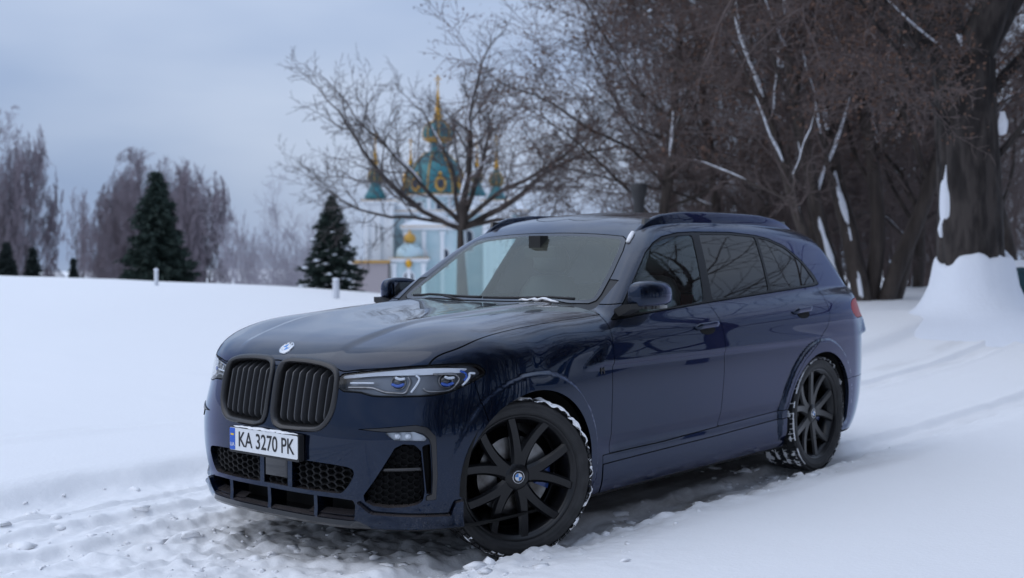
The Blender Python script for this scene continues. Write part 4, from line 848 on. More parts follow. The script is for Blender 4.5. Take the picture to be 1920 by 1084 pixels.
# ---- cabin
CB = empty('cabin'); CB.parent = CAR
mb = MB(); loops = []
for yy in np.linspace(-.74, .74, 15):
    L = [(-.80, .80), (-.86, 1.12-.05*abs(yy)), (-.98, 1.155-.05*abs(yy)), (-1.16, 1.13+(.03 if .15 < yy < .6 else 0)), (-1.24, 1.06), (-1.22, .80)]; loops.append([(a, yy, b) for a, b in L])
mb.loft(loops); mb.build('dashboard', 'interior_dark', CB, sharp=50)
mb = MB(); mb.box((-2.3, 0, .5), (3.0, 1.62, .06)); mb.build('cabin_floor', 'interior_dark', CB)
def seat(x0, y0, wd=.50):
    root = empty('seat'); root.parent = CB
    def cushion(nm, secs):
        mb = MB(); loops = []
        for xc, zc, hw, th, tl in secs:
            c = np.array([xc, y0, zc]); n_ = np.array([math.cos(tl), 0, math.sin(tl)]); L = []
            for a in np.linspace(0, 2*math.pi, 16, endpoint=False):
                ca, sa = math.cos(a), math.sin(a); L.append(c+np.array([0, 1, 0])*hw*abs(ca)**.5*math.copysign(1, ca)+n_*th*abs(sa)**.6*math.copysign(1, sa))
            loops.append(L)
        mb.loft(loops); mb.build(nm, 'leather', root, True)
    cushion('backrest', [(x0-.02, .74, wd*.40, .05, 0), (x0-.05, .85, wd*.5, .075, .15), (x0-.10, 1.05, wd*.5, .075, .2), (x0-.15, 1.24, wd*.46, .06, .2), (x0-.17, 1.33, wd*.34, .045, .2), (x0-.175, 1.35, wd*.2, .02, .2)])
    cushion('headrest', [(x0-.165, 1.36, wd*.18, .03, .1), (x0-.165, 1.39, wd*.27, .05, .1), (x0-.165, 1.47, wd*.28, .05, .1), (x0-.17, 1.53, wd*.22, .035, .1), (x0-.17, 1.545, wd*.1, .015, .1)])
    mb = MB(); mb.box((x0+.22, y0, .70), (.50, wd, .15), (0, -.08, 0)); mb.build('cushion', 'leather', root)
for x0, y0 in ((-1.72, .40), (-1.72, -.40), (-2.65, .42), (-2.65, -.42)): seat(x0, y0)
mb = MB(); n = 40; c = Vector((-1.30, .40, 1.05)); ax = Vector((-.82, 0, .57)).normalized(); u = Vector((0, 1, 0)); v = ax.cross(u)
mb.tube([c+(u*math.cos(2*math.pi*k/n)+v*math.sin(2*math.pi*k/n))*.185 for k in range(n+1)], .017, 8, cap=False); mb.tube([c-u*.18, c-ax*.03, c+u*.18], .018, 6); mb.tube([c-ax*.03, c-v*.18 if v.z > 0 else c+v*.18], .02, 6); mb.revolve([(.001, .01), (.06, .0), (.06, -.04)], 16); mb.build('steering_wheel', 'leather', CB, True)
mb = MB(); mb.box((-1.27, 0, 1.50), (.03, .24, .065), (0, .25, 0)); mb.box((-1.25, 0, 1.56), (.08, .09, .08)); mb.build('rear_view_mirror', 'interior_dark', CB)
x, y, z = XYZ(SHELL); rf = clip(SHELL, np.maximum(np.maximum(1.60-z, y-.60), np.maximum(x+1.42, -3.7-x)));
P_, N_, T_ = rf; panel('headliner', (P_-N_*.03, -N_, T_[:, ::-1]), 'headliner', 0, parent=CB)
snow_blob('snow_patch', [(-.70-.006*math.sin(k*2.), y_, on_top(np.array([-.70]), np.array([y_]))[0, 2]+.012+.004*math.sin(k*1.7)) for k, y_ in enumerate(np.linspace(.30, .58, 14))], .014, 'bits of icy snow in front of the windscreen wiper', 5, .6, 6)
_a = on_top(np.array([-1.30, -1.36, -1.40]), np.array([.63, .615, .60])); snow_blob('snow_patch', [tuple(p_+np.array([0, 0, .008])) for p_ in _a], .017, 'small white lump of snow at the top corner of the windscreen', 6, .7, 7)
# ================================================================== trees
mat('bark_dark', (.040, .031, .027), .95, noise=(6., (.075, .060, .052), .4, .65), bump=(16, .9, .04), stretch=(1, 1, .2)); mat('bark_brown', (.020, .016, .015), .95, noise=(7., (.058, .048, .044), .42, .62), bump=(14, .8, .05), stretch=(1, 1, .3))
mat('twig_brown', (.128, .098, .092), .95); mat('twig_grey', (.105, .092, .092), .95); mat('twig_mauve', (.26, .222, .25), .95); mat('twig_frost', (.34, .32, .36), .95); mat('leaf_brown', (.10, .055, .038), .9, noise=(3., (.15, .085, .06), .4, .6))
mat('needles', (.012, .026, .020), .85, noise=(2.5, (.024, .042, .032), .35, .65)); mat('needles_dark', (.010, .019, .017), .85); mat('tree_snow', (.80, .83, .89), .7, bump=(20, .4, .02))
def unit(v): return v/np.maximum(np.linalg.norm(v, axis=-1, keepdims=True), 1e-9)
class Tree:
    """all branches of one order grow together"""
    def __init__(s, seed): s.r = np.random.RandomState(seed); s.lev = []
    def grow(s, stems, o, first=0):
        r = s.r; P0 = np.array([q[0] for q in stems], float); D0 = unit(np.array([q[1] for q in stems], float)); L = np.array([q[2] for q in stems], float); r0 = np.array([q[3] for q in stems], float); n_lv = len(o['steps']); g = lambda k, lv: o[k][min(lv, len(o[k])-1)]
        for lv in range(first, n_lv):
            n = g('steps', lv); m = len(L); P = np.zeros((m, n+1, 3)); D = np.zeros((m, n+1, 3)); P[:, 0] = P0; D[:, 0] = D0; d = D0.copy()
            for i in range(n): d = unit(d+r.randn(m, 3)*g('wig', lv)+np.array([0, 0, g('up', lv)])); P[:, i+1] = P[:, i]+d*(L/n)[:, None]; D[:, i+1] = d
            rad = np.maximum(r0[:, None]*(1-(1-g('taper', lv))*np.linspace(0, 1, n+1)[None]), o['rmin']*.6); s.lev.append([lv, P, rad])
            if lv == n_lv-1: break
            k = g('kids', lv); t0 = g('t0', lv); T_ = t0+(1-t0)*(np.arange(k)[None]+.15+.7*r.rand(m, k))/k; x = T_*n; i = np.minimum(x.astype(int), n-1); f = (x-i)[..., None]; a_ = np.arange(m)[:, None]
            Q = P[a_, i]*(1-f)+P[a_, i+1]*f; dd = D[a_, i+1]; rot = (r.rand(m, 1)*6.28+np.arange(k)[None]*2.4+.5*r.randn(m, k))[..., None]; A = unit(np.cross(dd, np.array([.3, .2, 1.]))); B = np.cross(dd, A); ang = (R(g('ang', lv))*(.75+.5*r.rand(m, k)))[..., None]
            nd = dd*np.cos(ang)+(A*np.cos(rot)+B*np.sin(rot))*np.sin(ang); shape = (1-.5*T_) if o.get('shape') != 'round' or lv > 0 else (.45+.75*np.sin(math.pi*(.12+.72*T_)))
            nl = L[:, None]*g('len', lv)*shape*(.7+.6*r.rand(m, k)); rr = np.minimum(rad[a_, i]*.7, r0[:, None]*g('rad', lv)*(1-.35*T_))
            P0 = np.concatenate([Q.reshape(-1, 3), P[:, -1]]); D0 = np.concatenate([nd.reshape(-1, 3), D[:, -1]]); L = np.concatenate([nl.ravel(), L*.45]); r0 = np.maximum(np.concatenate([rr.ravel(), rad[:, -1]]), o['rmin'])
        return s
    def pts(s): return np.concatenate([P.reshape(-1, 3) for _, P, _ in s.lev])
    def scale(s, v):
        for l in s.lev: l[1] = l[1]*np.array(v)
    def tips(s): return s.lev[-1][1][:, -1]
def tubes(levs, nside):
    V = []; Fq = []; b = 0
    for lv, P, rad in levs:
        m, n, _ = P.shape; T_ = unit(np.gradient(P, axis=1)); ref = np.where(np.abs(T_[:, :1, 2:3]) > .6, np.array([.9, .35, .05]), np.array([0, 0, 1.])); A = unit(np.cross(T_, ref)); B = np.cross(T_, A); ns = nside(lv); a = np.linspace(0, 2*math.pi, ns, endpoint=False)
        V.append((P[:, :, None]+(A[:, :, None]*np.cos(a)[None, None, :, None]+B[:, :, None]*np.sin(a)[None, None, :, None])*rad[:, :, None, None]).reshape(-1, 3).astype(np.float32))
        q = np.arange(m)[:, None, None]*n*ns; i = np.arange(n-1)[None, :, None]; j = np.arange(ns)[None, None]; k = (j+1) % ns; Fq.append(np.stack([q+i*ns+j, q+i*ns+k, q+(i+1)*ns+k, q+(i+1)*ns+j], -1).reshape(-1, 4)+b); b += m*n*ns
    return np.concatenate(V), np.concatenate(Fq)
def branch_snow(levs, r, rmin, frac, thick=1., side=(.35, .1, 0)):
    """snow lying on the upper side of thick limbs, in broken lengths"""
    V = []; Fq = []; b = 0; up = np.array([0, 0, 1.])+np.array(side); a = np.linspace(0, 2*math.pi, 8, endpoint=False)
    for lv, PP, RR in levs:
        for P, rad in zip(PP, RR):
            if rad.mean() < rmin: continue
            # resample to short steps
            s_ = np.r_[0, np.cumsum(np.linalg.norm(np.diff(P, axis=0), axis=1))]; n = max(4, int(s_[-1]/.16)); u = np.linspace(0, s_[-1], n); P2 = np.stack([np.interp(u, s_, P[:, k]) for k in range(3)], 1); r2 = np.interp(u, s_, rad); t = P[-1]-P[0]; inc = abs(t[2])/np.linalg.norm(t); i = 0
            while i < n-2:
                L = r.randint(4, 16)
                if r.rand() < frac*(1.2-inc*.6):
                    Q = P2[i:i+L]; q = r2[i:i+L]
                    if len(Q) > 2:
                        T_ = unit(np.gradient(Q, axis=0)); U_ = unit(up-T_*(T_@up)[:, None]); S_ = np.cross(T_, U_); e = np.sin(np.linspace(.12, math.pi-.12, len(Q)))**.5*(.55+.6*vnoise(np.arange(len(Q))*.7+i*3.1, np.full(len(Q), float(lv)))); w_ = np.minimum(q*.80, .06)*e*thick; h_ = (np.minimum(q, .06)*.4+.012)*e*thick; c = Q+U_*(q*.85)[:, None]
                        V.append((c[:, None]+S_[:, None]*(w_[:, None]*np.cos(a))[..., None]+U_[:, None]*(h_[:, None]*np.sin(a))[..., None]).reshape(-1, 3)); m = len(Q); ii_ = np.arange(m-1)[:, None]; j = np.arange(8)[None]; k = (j+1) % 8; Fq.append(np.stack([ii_*8+j, ii_*8+k, (ii_+1)*8+k, (ii_+1)*8+j], -1).reshape(-1, 4)+b); b += m*8
                i += L
    return (np.concatenate(V), np.concatenate(Fq)) if V else (None, None)
def leaf_cards(pts, r, n, size, spread):
    c = np.repeat(np.array(pts), n, 0); c = c+r.randn(*c.shape)*spread; m = len(c); a = unit(r.randn(m, 3)); b = unit(np.cross(a, r.randn(m, 3))); s_ = size*(.6+.8*r.rand(m))[:, None]
    V = np.stack([c-a*s_, c+b*s_*.5, c+a*s_, c-b*s_*.5], 1).reshape(-1, 3); return V, np.arange(m*4).reshape(-1, 4)
NS = lambda lv: (12, 8, 5, 4, 3, 3)[min(lv, 5)]
def bare_tree(name, label, loc, tree, split=2, bark='bark_dark', twig='twig_brown', snow=None, leaves=None, group=None, cat='tree', nside=NS, rz=0):
    root = empty(name, loc, rz); tag(root, label, cat, group)
    th = [l for l in tree.lev if l[0] < split]; tw = [l for l in tree.lev if l[0] >= split]
    V, Fq = tubes(th, nside); obj('trunk', V, Fq, bark, root, True)
    if tw: V, Fq = tubes(tw, nside); obj('crown', V, Fq, twig, root, True)
    if snow:
        V, Fq = branch_snow(tree.lev[:4], tree.r, *snow)
        if V is not None: tag(obj('branch_snow', V, Fq, 'tree_snow', root, True), kind='stuff')
    if leaves:
        t_ = tree.tips(); pts = t_[(tree.r.rand(len(t_)) < leaves[3]) & (t_[:, 2] > leaves[4])]
        if len(pts): V, Fq = leaf_cards(pts, tree.r, leaves[0], leaves[1], leaves[2]); tag(obj('leaves', V, Fq, 'leaf_brown', root), kind='stuff')
    return root
OPT = dict(steps=[14, 10, 7, 5, 3, 2], taper=[.35, .3, .3, .4, .5, .5], wig=[.06, .12, .16, .20, .22, .25], up=[.02, .04, .02, .01, .0, 0], kids=[11, 9, 8, 6, 3], t0=[.25, .15, .12, .12, .2], ang=[48, 46, 44, 42, 40], len=[.58, .58, .55, .5, .55], rad=[.38, .42, .46, .55, .7], rmin=.006)
def gz(px, dist): x, y = cam_ground(px, dist); return x, y, float(ground_h(np.array([x]), np.array([y]), False)[0])
rt = np.array([math.sin(CAM_YAW), -math.cos(CAM_YAW), 0]); fwd = np.array([math.cos(CAM_YAW), math.sin(CAM_YAW), 0]); UPV = np.array([0, 0, 1.])

# 1 the thick tree at the right edge, snow plastered round its foot
X, Y, Zg = gz(1822, 18.5); t = Tree(23); HB = 3.9; oB = dict(OPT, steps=[16, 10, 8, 6, 4, 2], kids=[0, 9, 9, 8, 3], t0=[.9, .22, .15, .12, .1], ang=[40, 46, 46, 44, 42], len=[.6, .55, .55, .5, .5], up=[.0, .02, .0, -.02, -.03], rad=[.3, .36, .42, .5, .6], taper=[.92, .3, .3, .35, .45, .5], wig=[.012, .09, .15, .2, .22, .22], rmin=.006)
t.grow([((0, 0, -.2), (.01, -.01, 1), HB+.2, .47)], dict(oB, steps=[16])); P, rad = t.lev[0][1][0], t.lev[0][2][0]; rad *= 1+.30*np.exp(-(P[:, 2]+.2)/.5); TOP = P[-1]
t.grow([(TOP-UPV*.25, rt*sx+fwd*sy+UPV*sz, L, r0) for sx, sy, sz, L, r0 in ((-.42, .1, 1., 7.5, .30), (.35, -.15, 1., 7.5, .29), (.0, .4, 1., 7., .22), (.75, .2, .75, 6., .17), (-.85, -.1, .65, 5.5, .15))]+[(UPV*z_, rt*sx+fwd*sy+UPV*sz, L, r0) for z_, sx, sy, sz, L, r0 in ((3.1, .9, .2, .8, 4.5, .10), (2.6, -.9, -.2, .55, 3.2, .06), (3.4, -.6, .7, .7, 4., .08), (2.2, .9, -.3, .7, 3.2, .06))], oB, 1)
# the bole gets real furrows
na, nz2 = 72, 110; ss = np.linspace(0, 1, nz2); C_ = np.stack([np.interp(ss, np.linspace(0, 1, len(P)), P[:, k]) for k in range(3)], 1); R2 = np.interp(ss, np.linspace(0, 1, len(P)), rad); A2 = np.linspace(0, 2*math.pi, na, endpoint=False); AG, ZG = np.meshgrid(A2, C_[:, 2])
fur = np.abs(fbm(np.cos(AG)*9+5+.4*fbm(ZG*2, AG*2, 2), np.sin(AG)*9+ZG*.7, 3)); rr_ = R2[:, None]*(1+.10*fbm(np.cos(AG)*1.4+2, np.sin(AG)*1.4+ZG*.5, 3))+.018-.24*np.clip(.16-fur, 0, 1)
VB = np.stack([C_[:, None, 0]+rr_*np.cos(AG), C_[:, None, 1]+rr_*np.sin(AG), ZG], -1).reshape(-1, 3); i_ = np.arange(nz2-1)[:, None]; j_ = np.arange(na)[None]; k2 = (j_+1) % na; FB = np.stack([i_*na+j_, i_*na+k2, (i_+1)*na+k2, (i_+1)*na+j_], -1).reshape(-1, 4)
t.lev = t.lev[1:]
BIG = bare_tree('thick_tree', 'thick brown trunk at the right edge with snow heaped around its foot', (X, Y, Zg), t, 3, 'bark_brown', 'twig_brown', (.03, .40, 1.15), (2, .032, .14, .3, 2.4)); BIG.children[0].name = 'limbs'; obj('trunk', VB, FB, 'bark_brown', BIG, True)
mb = MB(); loops = []; AA = np.linspace(0, 2*math.pi, 72, endpoint=False)
for zz, r_ in ((-.25, 2.3), (-.08, 1.75), (-.01, 1.40), (.04, 1.16), (.10, .98), (.18, .86), (.28, .765), (.40, .69), (.52, .635), (.70, .60), (.82, .58), (.90, .56), (.95, .53), (.97, .45)):
    q = r_*(1+.26*fbm(np.cos(AA)*1.2+3, np.sin(AA)*1.2+zz*1.3, 2)); loops.append(np.stack([q*np.cos(AA), q*np.sin(AA), zz+(zz > .4)*(.3+.25*(zz > .7))*(.8*fbm(np.cos(AA)*1.3+8.3, np.sin(AA)*1.3+.4, 1)+.05*np.sin(AA*5+1)+.45*fbm(np.cos(AA)*3.2+1.3, np.sin(AA)*3.2, 2))], 1))
mb.loft(loops, True, False); mb.build('packed_snow', 'tree_snow', BIG, True)
for i, (z0, h_, w_, dg) in enumerate(((1.35, 1.25, .17, -70), (2.75, .35, .06, 40), (1.25, .30, .07, -80))):     # snow sticking to the trunk
    ang = CAM_YAW+math.pi+R(dg); mb = MB(); loops = []
    for k in range(13):
        u = k/12; zz = z0+h_*u; r_ = .465+.03; e = math.sin(math.pi*(.06+.9*u))**.7*(1.25-.6*u)*(.8+.4*vnoise(np.array([u*5.]), np.array([i*3.]))[0]); hw = w_*e/r_
        loops.append([(math.cos(ang+q)*(r_+c), math.sin(ang+q)*(r_+c), zz) for q, c in ((-hw, -.06), (-hw*.7, .03*e), (-hw*.2, .06*e), (hw*.4, .05*e), (hw, -.06))])
    mb.loft(loops, False, False); mb.build('packed_snow', 'tree_snow', BIG, True)

# 2 the spreading tree of several stems left of it
X, Y, Zg = gz(1622, 25); t = Tree(5); st = []
for lx, dx_, tl, L, r0 in ((-.55, 0, -.50, 7.0, .13), (-.30, .2, -.32, 8., .16), (-.05, -.1, -.12, 8.5, .20), (.15, .2, .05, 8.5, .17), (.38, 0, .22, 8., .18), (.60, .1, .40, 7., .13)): st.append((rt*lx+fwd*dx_+UPV*-.2, rt*tl+fwd*(.12*t.r.randn())+UPV, L, r0))
t.grow(st, dict(OPT, steps=[14, 9, 7, 5, 3], kids=[8, 8, 8, 6], t0=[.22, .15, .12, .12], ang=[38, 44, 44, 42], len=[.60, .58, .55, .5], up=[.03, .03, .01, .0], rmin=.007))
bare_tree('spreading_tree', 'dark bare tree of several stems fanning out, snow caught on its limbs', (X, Y, Zg), t, 2, 'bark_dark', 'twig_brown', (.022, .5, 1.2, tuple(-rt*.35-fwd*.6)), (2, .045, .16, .18, 3.))

# 3 the open crowned tree behind the bonnet, in front of the church
X, Y, Zg = gz(868, 38); t = Tree(14); H0_ = 2.35; ZF = UPV*H0_; st = [((0, 0, -.5), (.0, .0, 1), H0_+.5, .22)]
o3 = dict(OPT, steps=[6, 12, 9, 6, 4, 2], kids=[0, 10, 7, 4, 2], t0=[.9, .25, .15, .1, .15], ang=[40, 40, 42, 42, 40], len=[.6, .48, .5, .5, .5], up=[.0, .035, .03, .02, .0], wig=[.02, .09, .14, .18, .2, .22], rad=[.4, .38, .46, .55, .7], rmin=.0075)
t.grow([st[0]], dict(o3, steps=[6])); st = []
for sx, sz, L, r0 in ((-.95, .42, 5.4, .11), (-.80, .70, 4.6, .085), (-.45, 1., 3.9, .08), (.03, 1., 4.4, .15), (.42, .9, 4.3, .10), (.75, .7, 4.9, .09), (.95, .34, 5.4, .11), (1., .04, 4.6, .075), (-1., .15, 4.6, .07)): st.append((ZF-UPV*.25*t.r.rand(), rt*sx+fwd*.3*t.r.randn()+UPV*sz, L, r0))
t.grow(st, o3, 1)
bare_tree('bare_tree', 'open crowned bare tree standing in front of the church', (X, Y, Zg), t, 2, 'bark_dark', 'twig_grey', (.030, .16, 1.2))

# 4 trees of the wood behind the car, right of the church
WOOD = [(1235, 33, 11.5, 'bare tree with brown leaves reaching out over the car roof, left end of the wood', .4), (1340, 36, 12, 'brown leaved tree behind the car roof between two bare ones', .3), (1440, 42, 13, 'dense twiggy tree behind the rear of the car roof', .15), (1520, 33, 12, 'dark bare tree just left of the many stemmed one', .12), (1720, 35, 12, 'dark bare tree between the many stemmed and the thick one', .12), (1905, 30, 12, 'twiggy tree behind the thick trunk at the right edge', .15)]
PRO = []
for k, sd in enumerate((31, 47, 58)):
    PRO.append(Tree(sd).grow([((0, 0, -.3), (0, 0, 1), 12., .17)], dict(OPT, steps=[14, 10, 7, 5, 3], kids=[17, 11, 9, 6], t0=[.10, .15, .12, .12], ang=[54, 46, 44, 42], len=[.48, .6, .58, .52], up=[.0, .02, .0, -.01], rad=[.34, .42, .46, .55], rmin=.0085)))
_pm = {}
for k, (px, ds, h_, lb, lf) in enumerate(WOOD):
    X, Y, Zg = gz(px, ds)
    b_ = bare_tree('bare_tree', lb, (X, Y, Zg), PRO[k], 2, 'bark_dark', 'twig_brown', (.026, .24, 1.1), (3, .04, .16, lf, 3.5), 'trees of the wood behind the car', rz=1.1*k) if k < 3 else None
    if k >= 3:
        b_ = copy_tree(_pm[k-3]); b_.location = (X, Y, Zg); b_.rotation_euler = (0, 0, 1.1*k+.7); tag(b_, lb, 'tree', 'trees of the wood behind the car')
    _pm[k] = b_; b_.scale = (h_/12.,)*3
# the thicket between and behind them
def thicket(name, label, spots, seed, hgt=(3, 8), twig='twig_brown', kids=(10, 8, 5), rk=1., ns=None, opt=None):
    rr = np.random.RandomState(seed); sp = np.array(spots); zz = ground_h(sp[:, 0], sp[:, 1], False); st = []
    for (x_, y_), z_ in zip(sp, zz): h = hgt[0]+(hgt[1]-hgt[0])*rr.rand(); st.append(((x_, y_, z_-.2), (rr.randn()*.15, rr.randn()*.15, 1), h, (.02+.008*h)*rk))
    t = Tree(seed).grow(st, dict(OPT, steps=[9, 7, 5, 3], kids=list(kids), t0=[.06, .1, .1], ang=[42, 42, 42], len=[.50, .55, .55], rmin=.008, up=[.02, .03, .0, 0], **(opt or {})))
    V, Fq = tubes(t.lev, ns or (lambda lv: (6, 4, 3, 3)[min(lv, 3)])); ob = obj(name, V, Fq, twig, None, True); tag(ob, label, 'thicket', kind='stuff'); return ob
rr = np.random.RandomState(3); sp_ = [cam_ground(1270+680*rr.rand(), 40+26*rr.rand()) for _ in range(120)]
thicket('thicket', 'dense brown undergrowth and young trees of the wood behind the car', sp_, 9, (3.5, 9.5))
sp_ = [cam_ground(455+140*rr.rand(), 60+22*rr.rand()) for _ in range(24)]
thicket('shrubbery', 'frosted bare bushes between the two spruces', sp_, 12, (2.0, 5.0), 'twig_frost', (12, 9, 5))
# the wood goes on to the right of the frame and behind the viewer: it shows in the paint and the side windows
sp_ = []
for _ in range(52): a = R(52+92*rr.rand()); d_ = 15+18*rr.rand(); sp_.append((d_*math.cos(a)-1, d_*math.sin(a)+3.))
for a, d_ in ((118, 10), (127, 11.5), (136, 10), (145, 12), (150, 10), (106, 11), (95, 11), (84, 12), (140, 14), (112, 14)): sp_.append((d_*math.cos(R(a))-1.5, d_*math.sin(R(a))+1.5))
sp_ += [(-6.5, 8.2), (-4., 9.), (-1.5, 9.6), (1.2, 10.4), (-9., 9.), (3.5, 11.)]
thicket('far_wood', 'bare wood continuing beyond the right edge, mirrored in the side of the car', sp_, 10, (10, 17), 'twig_brown', (12, 9, 6), 1.3)
# 5 far trees on the left
def far_tree(px, ds, top, width, seed, label, name='bare_tree', twig='twig_mauve', opt=None, L0=.9, tr=.012):
    X, Y, Zg = gz(px, ds); zt = height_at(top, ds); h = zt-Zg; Zv = -1.5
    o = dict(OPT, steps=[10, 8, 6, 4, 3], kids=[7, 9, 9, 8], t0=[.28, .2, .15, .1], ang=[38, 42, 42, 42], len=[.50, .5, .5, .5], up=[.0, .02, .0, -.04], rad=[.30, .4, .45, .6], rmin=.012*ds/90, shape='round'); o.update(opt or {})
    t = Tree(seed); t.grow([((0, 0, 0), (math.cos(a)*q, math.sin(a)*q, 1), h*.62*(1.1-.35*q), h*tr*.5) for a, q in ((.3, .1), (1.2, .42), (2.3, .38), (3.3, .45), (4.4, .40), (5.5, .44), (.8, .75), (2.9, .72), (4.9, .75))][:o.pop('stems', 9)], o); allp = t.pts(); sx = width/CAM_F*ds/2/np.percentile(np.hypot(allp[:, 0], allp[:, 1]), 97); sz = h/np.percentile(allp[:, 2], 99.7); t.scale((sx, sx, sz)); cz = h*.52; RX = width/CAM_F*ds/2
    for l_ in t.lev:      # rounded outline of an old crown
        q = (l_[1]-[0, 0, cz])/[RX, RX, h*.47]; rr_ = np.linalg.norm(q, axis=-1, keepdims=True); k = np.where(rr_ > .75, (.75+.25*np.tanh((rr_-.75)/.3))/np.maximum(rr_, 1e-6), 1.); l_[1] = np.where(q[..., 2:3] > -.6, q*k*[RX, RX, h*.47]+[0, 0, cz], l_[1])
    return bare_tree(name, label, (X, Y, Zg), t, 2, 'twig_grey', twig, None, None, 'far bare trees on the left', nside=lambda lv: (6, 4, 3, 3, 3)[min(lv, 4)])
far_tree(25, 95, 185, 190, 61, 'tall bare tree at the left edge of the field'); far_tree(-70, 100, 215, 160, 66, 'bare tree cut off by the left edge')
far_tree(288, 105, 258, 235, 62, 'broad mauve crowned bare tree behind the larger spruce'); far_tree(150, 85, 335, 90, 63, 'small thin bare tree between the left edge and the spruce', opt=dict(kids=[5, 6, 5, 3], stems=4))
far_tree(372, 98, 290, 150, 64, 'bare tree on the right flank of the larger spruce'); far_tree(228, 110, 320, 150, 67, 'bare tree on the left flank of the larger spruce'); far_tree(455, 88, 385, 70, 65, 'thin bare tree right of the larger spruce', opt=dict(kids=[5, 6, 5, 3], stems=4))
def spruce(px, ds, top, base, width, seed, label, name='spruce', m='needles', snow=False):
    X, Y, Zg = gz(px, ds); zb = Zg; h = height_at(top, ds)-zb; Rm = width/CAM_F*ds/2; root = empty(name, (X, Y, zb)); tag(root, label, 'spruce' if name == 'spruce' else 'shrub'); rr = np.random.RandomState(seed)
    mb = MB(); mb.tube([(0, 0, -.3), (0, 0, h*.5), (0, 0, h*.97)], [h*.022, h*.014, h*.003], 7); mb.build('trunk', 'bark_dark', root, True)
    C = []; D = []; S_ = []; nb = int(150*min(1.6, h/6+.4)); sn = []
    for k in range(nb):
        t = (k+rr.rand())/nb; z0 = h*(.03+.96*t); rad = Rm*(1-t)**.75*(.6+.6*rr.rand())+.04; a = k*2.4+rr.rand(); m_ = max(4, int(rad/(.05*h/5))); 
        for j in range(m_):
            u = (j+.5)/m_; q = np.array([math.cos(a)*rad*u, math.sin(a)*rad*u, z0-.35*rad*u+.16*rad*u*u]); nn = 7
            for _ in range(nn): C.append(q+rr.randn(3)*[.045*h/5, .045*h/5, .03*h/5]*np.array(1+u)); dd = np.array([math.cos(a), math.sin(a), -.35])+rr.randn(3)*.55; D.append(dd/np.linalg.norm(dd)); S_.append(h*.022*(.6+.8*rr.rand()))
            if snow and rr.rand() < .035: sn.append(q+np.array([0, 0, .04]))
    C = np.array(C); D = np.array(D); S_ = np.array(S_)[:, None]; B = np.cross(D, rr.randn(*D.shape)); B /= np.linalg.norm(B, axis=1)[:, None]
    V = np.stack([C-D*S_, C+B*S_*.33, C+D*S_*1.4, C-B*S_*.33], 1).reshape(-1, 3); obj('crown', V, np.arange(len(V)).reshape(-1, 4), m, root)
    if sn:
        V = []; Fq = []
        for i, q in enumerate(sn): V.append(IV*[.13, .13, .05]*(.6+.8*rr.rand())+q); Fq.append(IF+i*len(IV))
        tag(obj('branch_snow', np.concatenate(V), np.concatenate(Fq), 'tree_snow', root, True), kind='stuff')
    return root
spruce(296, 70, 322, 527, 165, 71, 'large dark spruce on the brow of the field'); spruce(622, 46, 366, 545, 140, 72, 'dark spruce with snow specks left of the church', snow=True)
spruce(138, 75, 482, 520, 40, 73, 'small dark conifer bush on the brow left of the large spruce', 'evergreen_bush', 'needles_dark'); spruce(62, 78, 462, 517, 60, 74, 'dark evergreen bush under the tall tree at the left edge', 'evergreen_bush', 'needles_dark'); spruce(12, 74, 452, 515, 80, 75, 'dark evergreen bush cut by the left edge of the picture', 'evergreen_bush', 'needles_dark')

# posts on the brow
mat('post_white', (.62, .64, .68), .6); mat('post_dark', (.030, .030, .032), .7, bump=(40, .4, .01)); mat('bin_teal', (.008, .05, .065), .45)
for px, top, bot, wd, lb in ((293, 504, 530, 8, 'slim white marker post in front of the large spruce'), (630, 523, 546, 13, 'short white marker post in front of the spruce by the church')):
    ds = 29; X, Y, Zg = gz(px, ds); z0 = height_at(bot, ds)-.15; z1 = height_at(top, ds); r_ = wd/CAM_F*ds/2; root = empty('marker_post', (X, Y, z0)); tag(root, lb, 'post', 'white posts on the brow')
    mb = MB(); mb.revolve([(r_*1.05, 0), (r_, .1), (r_*.95, (z1-z0)*.93), (r_*.7, (z1-z0)*.98), (.001, z1-z0)], 14); mb.build('shaft', 'post_white', root, True); mb = MB(); mb.revolve([(r_*1.0, (z1-z0)*.95), (r_*1.15, (z1-z0)), (r_*.6, (z1-z0)+.03), (.001, z1-z0+.035)], 12); mb.build('snow_cap', 'tree_snow', root, True)
ds = 27; X, Y, Zg = gz(1198, ds); z1 = height_at(345, ds); root = empty('stone_pillar', (X, Y, Zg)); tag(root, 'dark round pillar with a wider head rising behind the car roof', 'pillar'); h = z1-Zg; r_ = .135
mb = MB(); mb.revolve([(r_, -.1), (r_*.92, h*.86), (r_*1.0, h*.88)], 18); mb.build('shaft', 'post_dark', root, True); mb = MB(); mb.revolve([(r_, h*.87), (r_*1.35, h*.93), (r_*1.4, h*.985), (r_*1.2, h), (.001, h)], 18); mb.build('head', 'post_dark', root, sharp=40)
ds = 21; X, Y, Zg = gz(1925, ds); root = empty('litter_bin', (X, Y, Zg)); tag(root, 'dark teal container under a cap of snow at the right edge', 'bin'); mb = MB(); mb.box((0, 0, .38), (.62, .5, .76), (0, 0, CAM_YAW), taper=1.06); mb.build('container', 'bin_teal', root); mb = MB(); mb.box((0, 0, .80), (.68, .56, .07), (0, 0, CAM_YAW), taper=.9); mb.build('lid', 'bin_teal', root); mb = MB(); mb.revolve([(.36, .83), (.33, .90), (.2, .95), (.001, .96)], 16); mb.build('snow_cap', 'tree_snow', root, True)
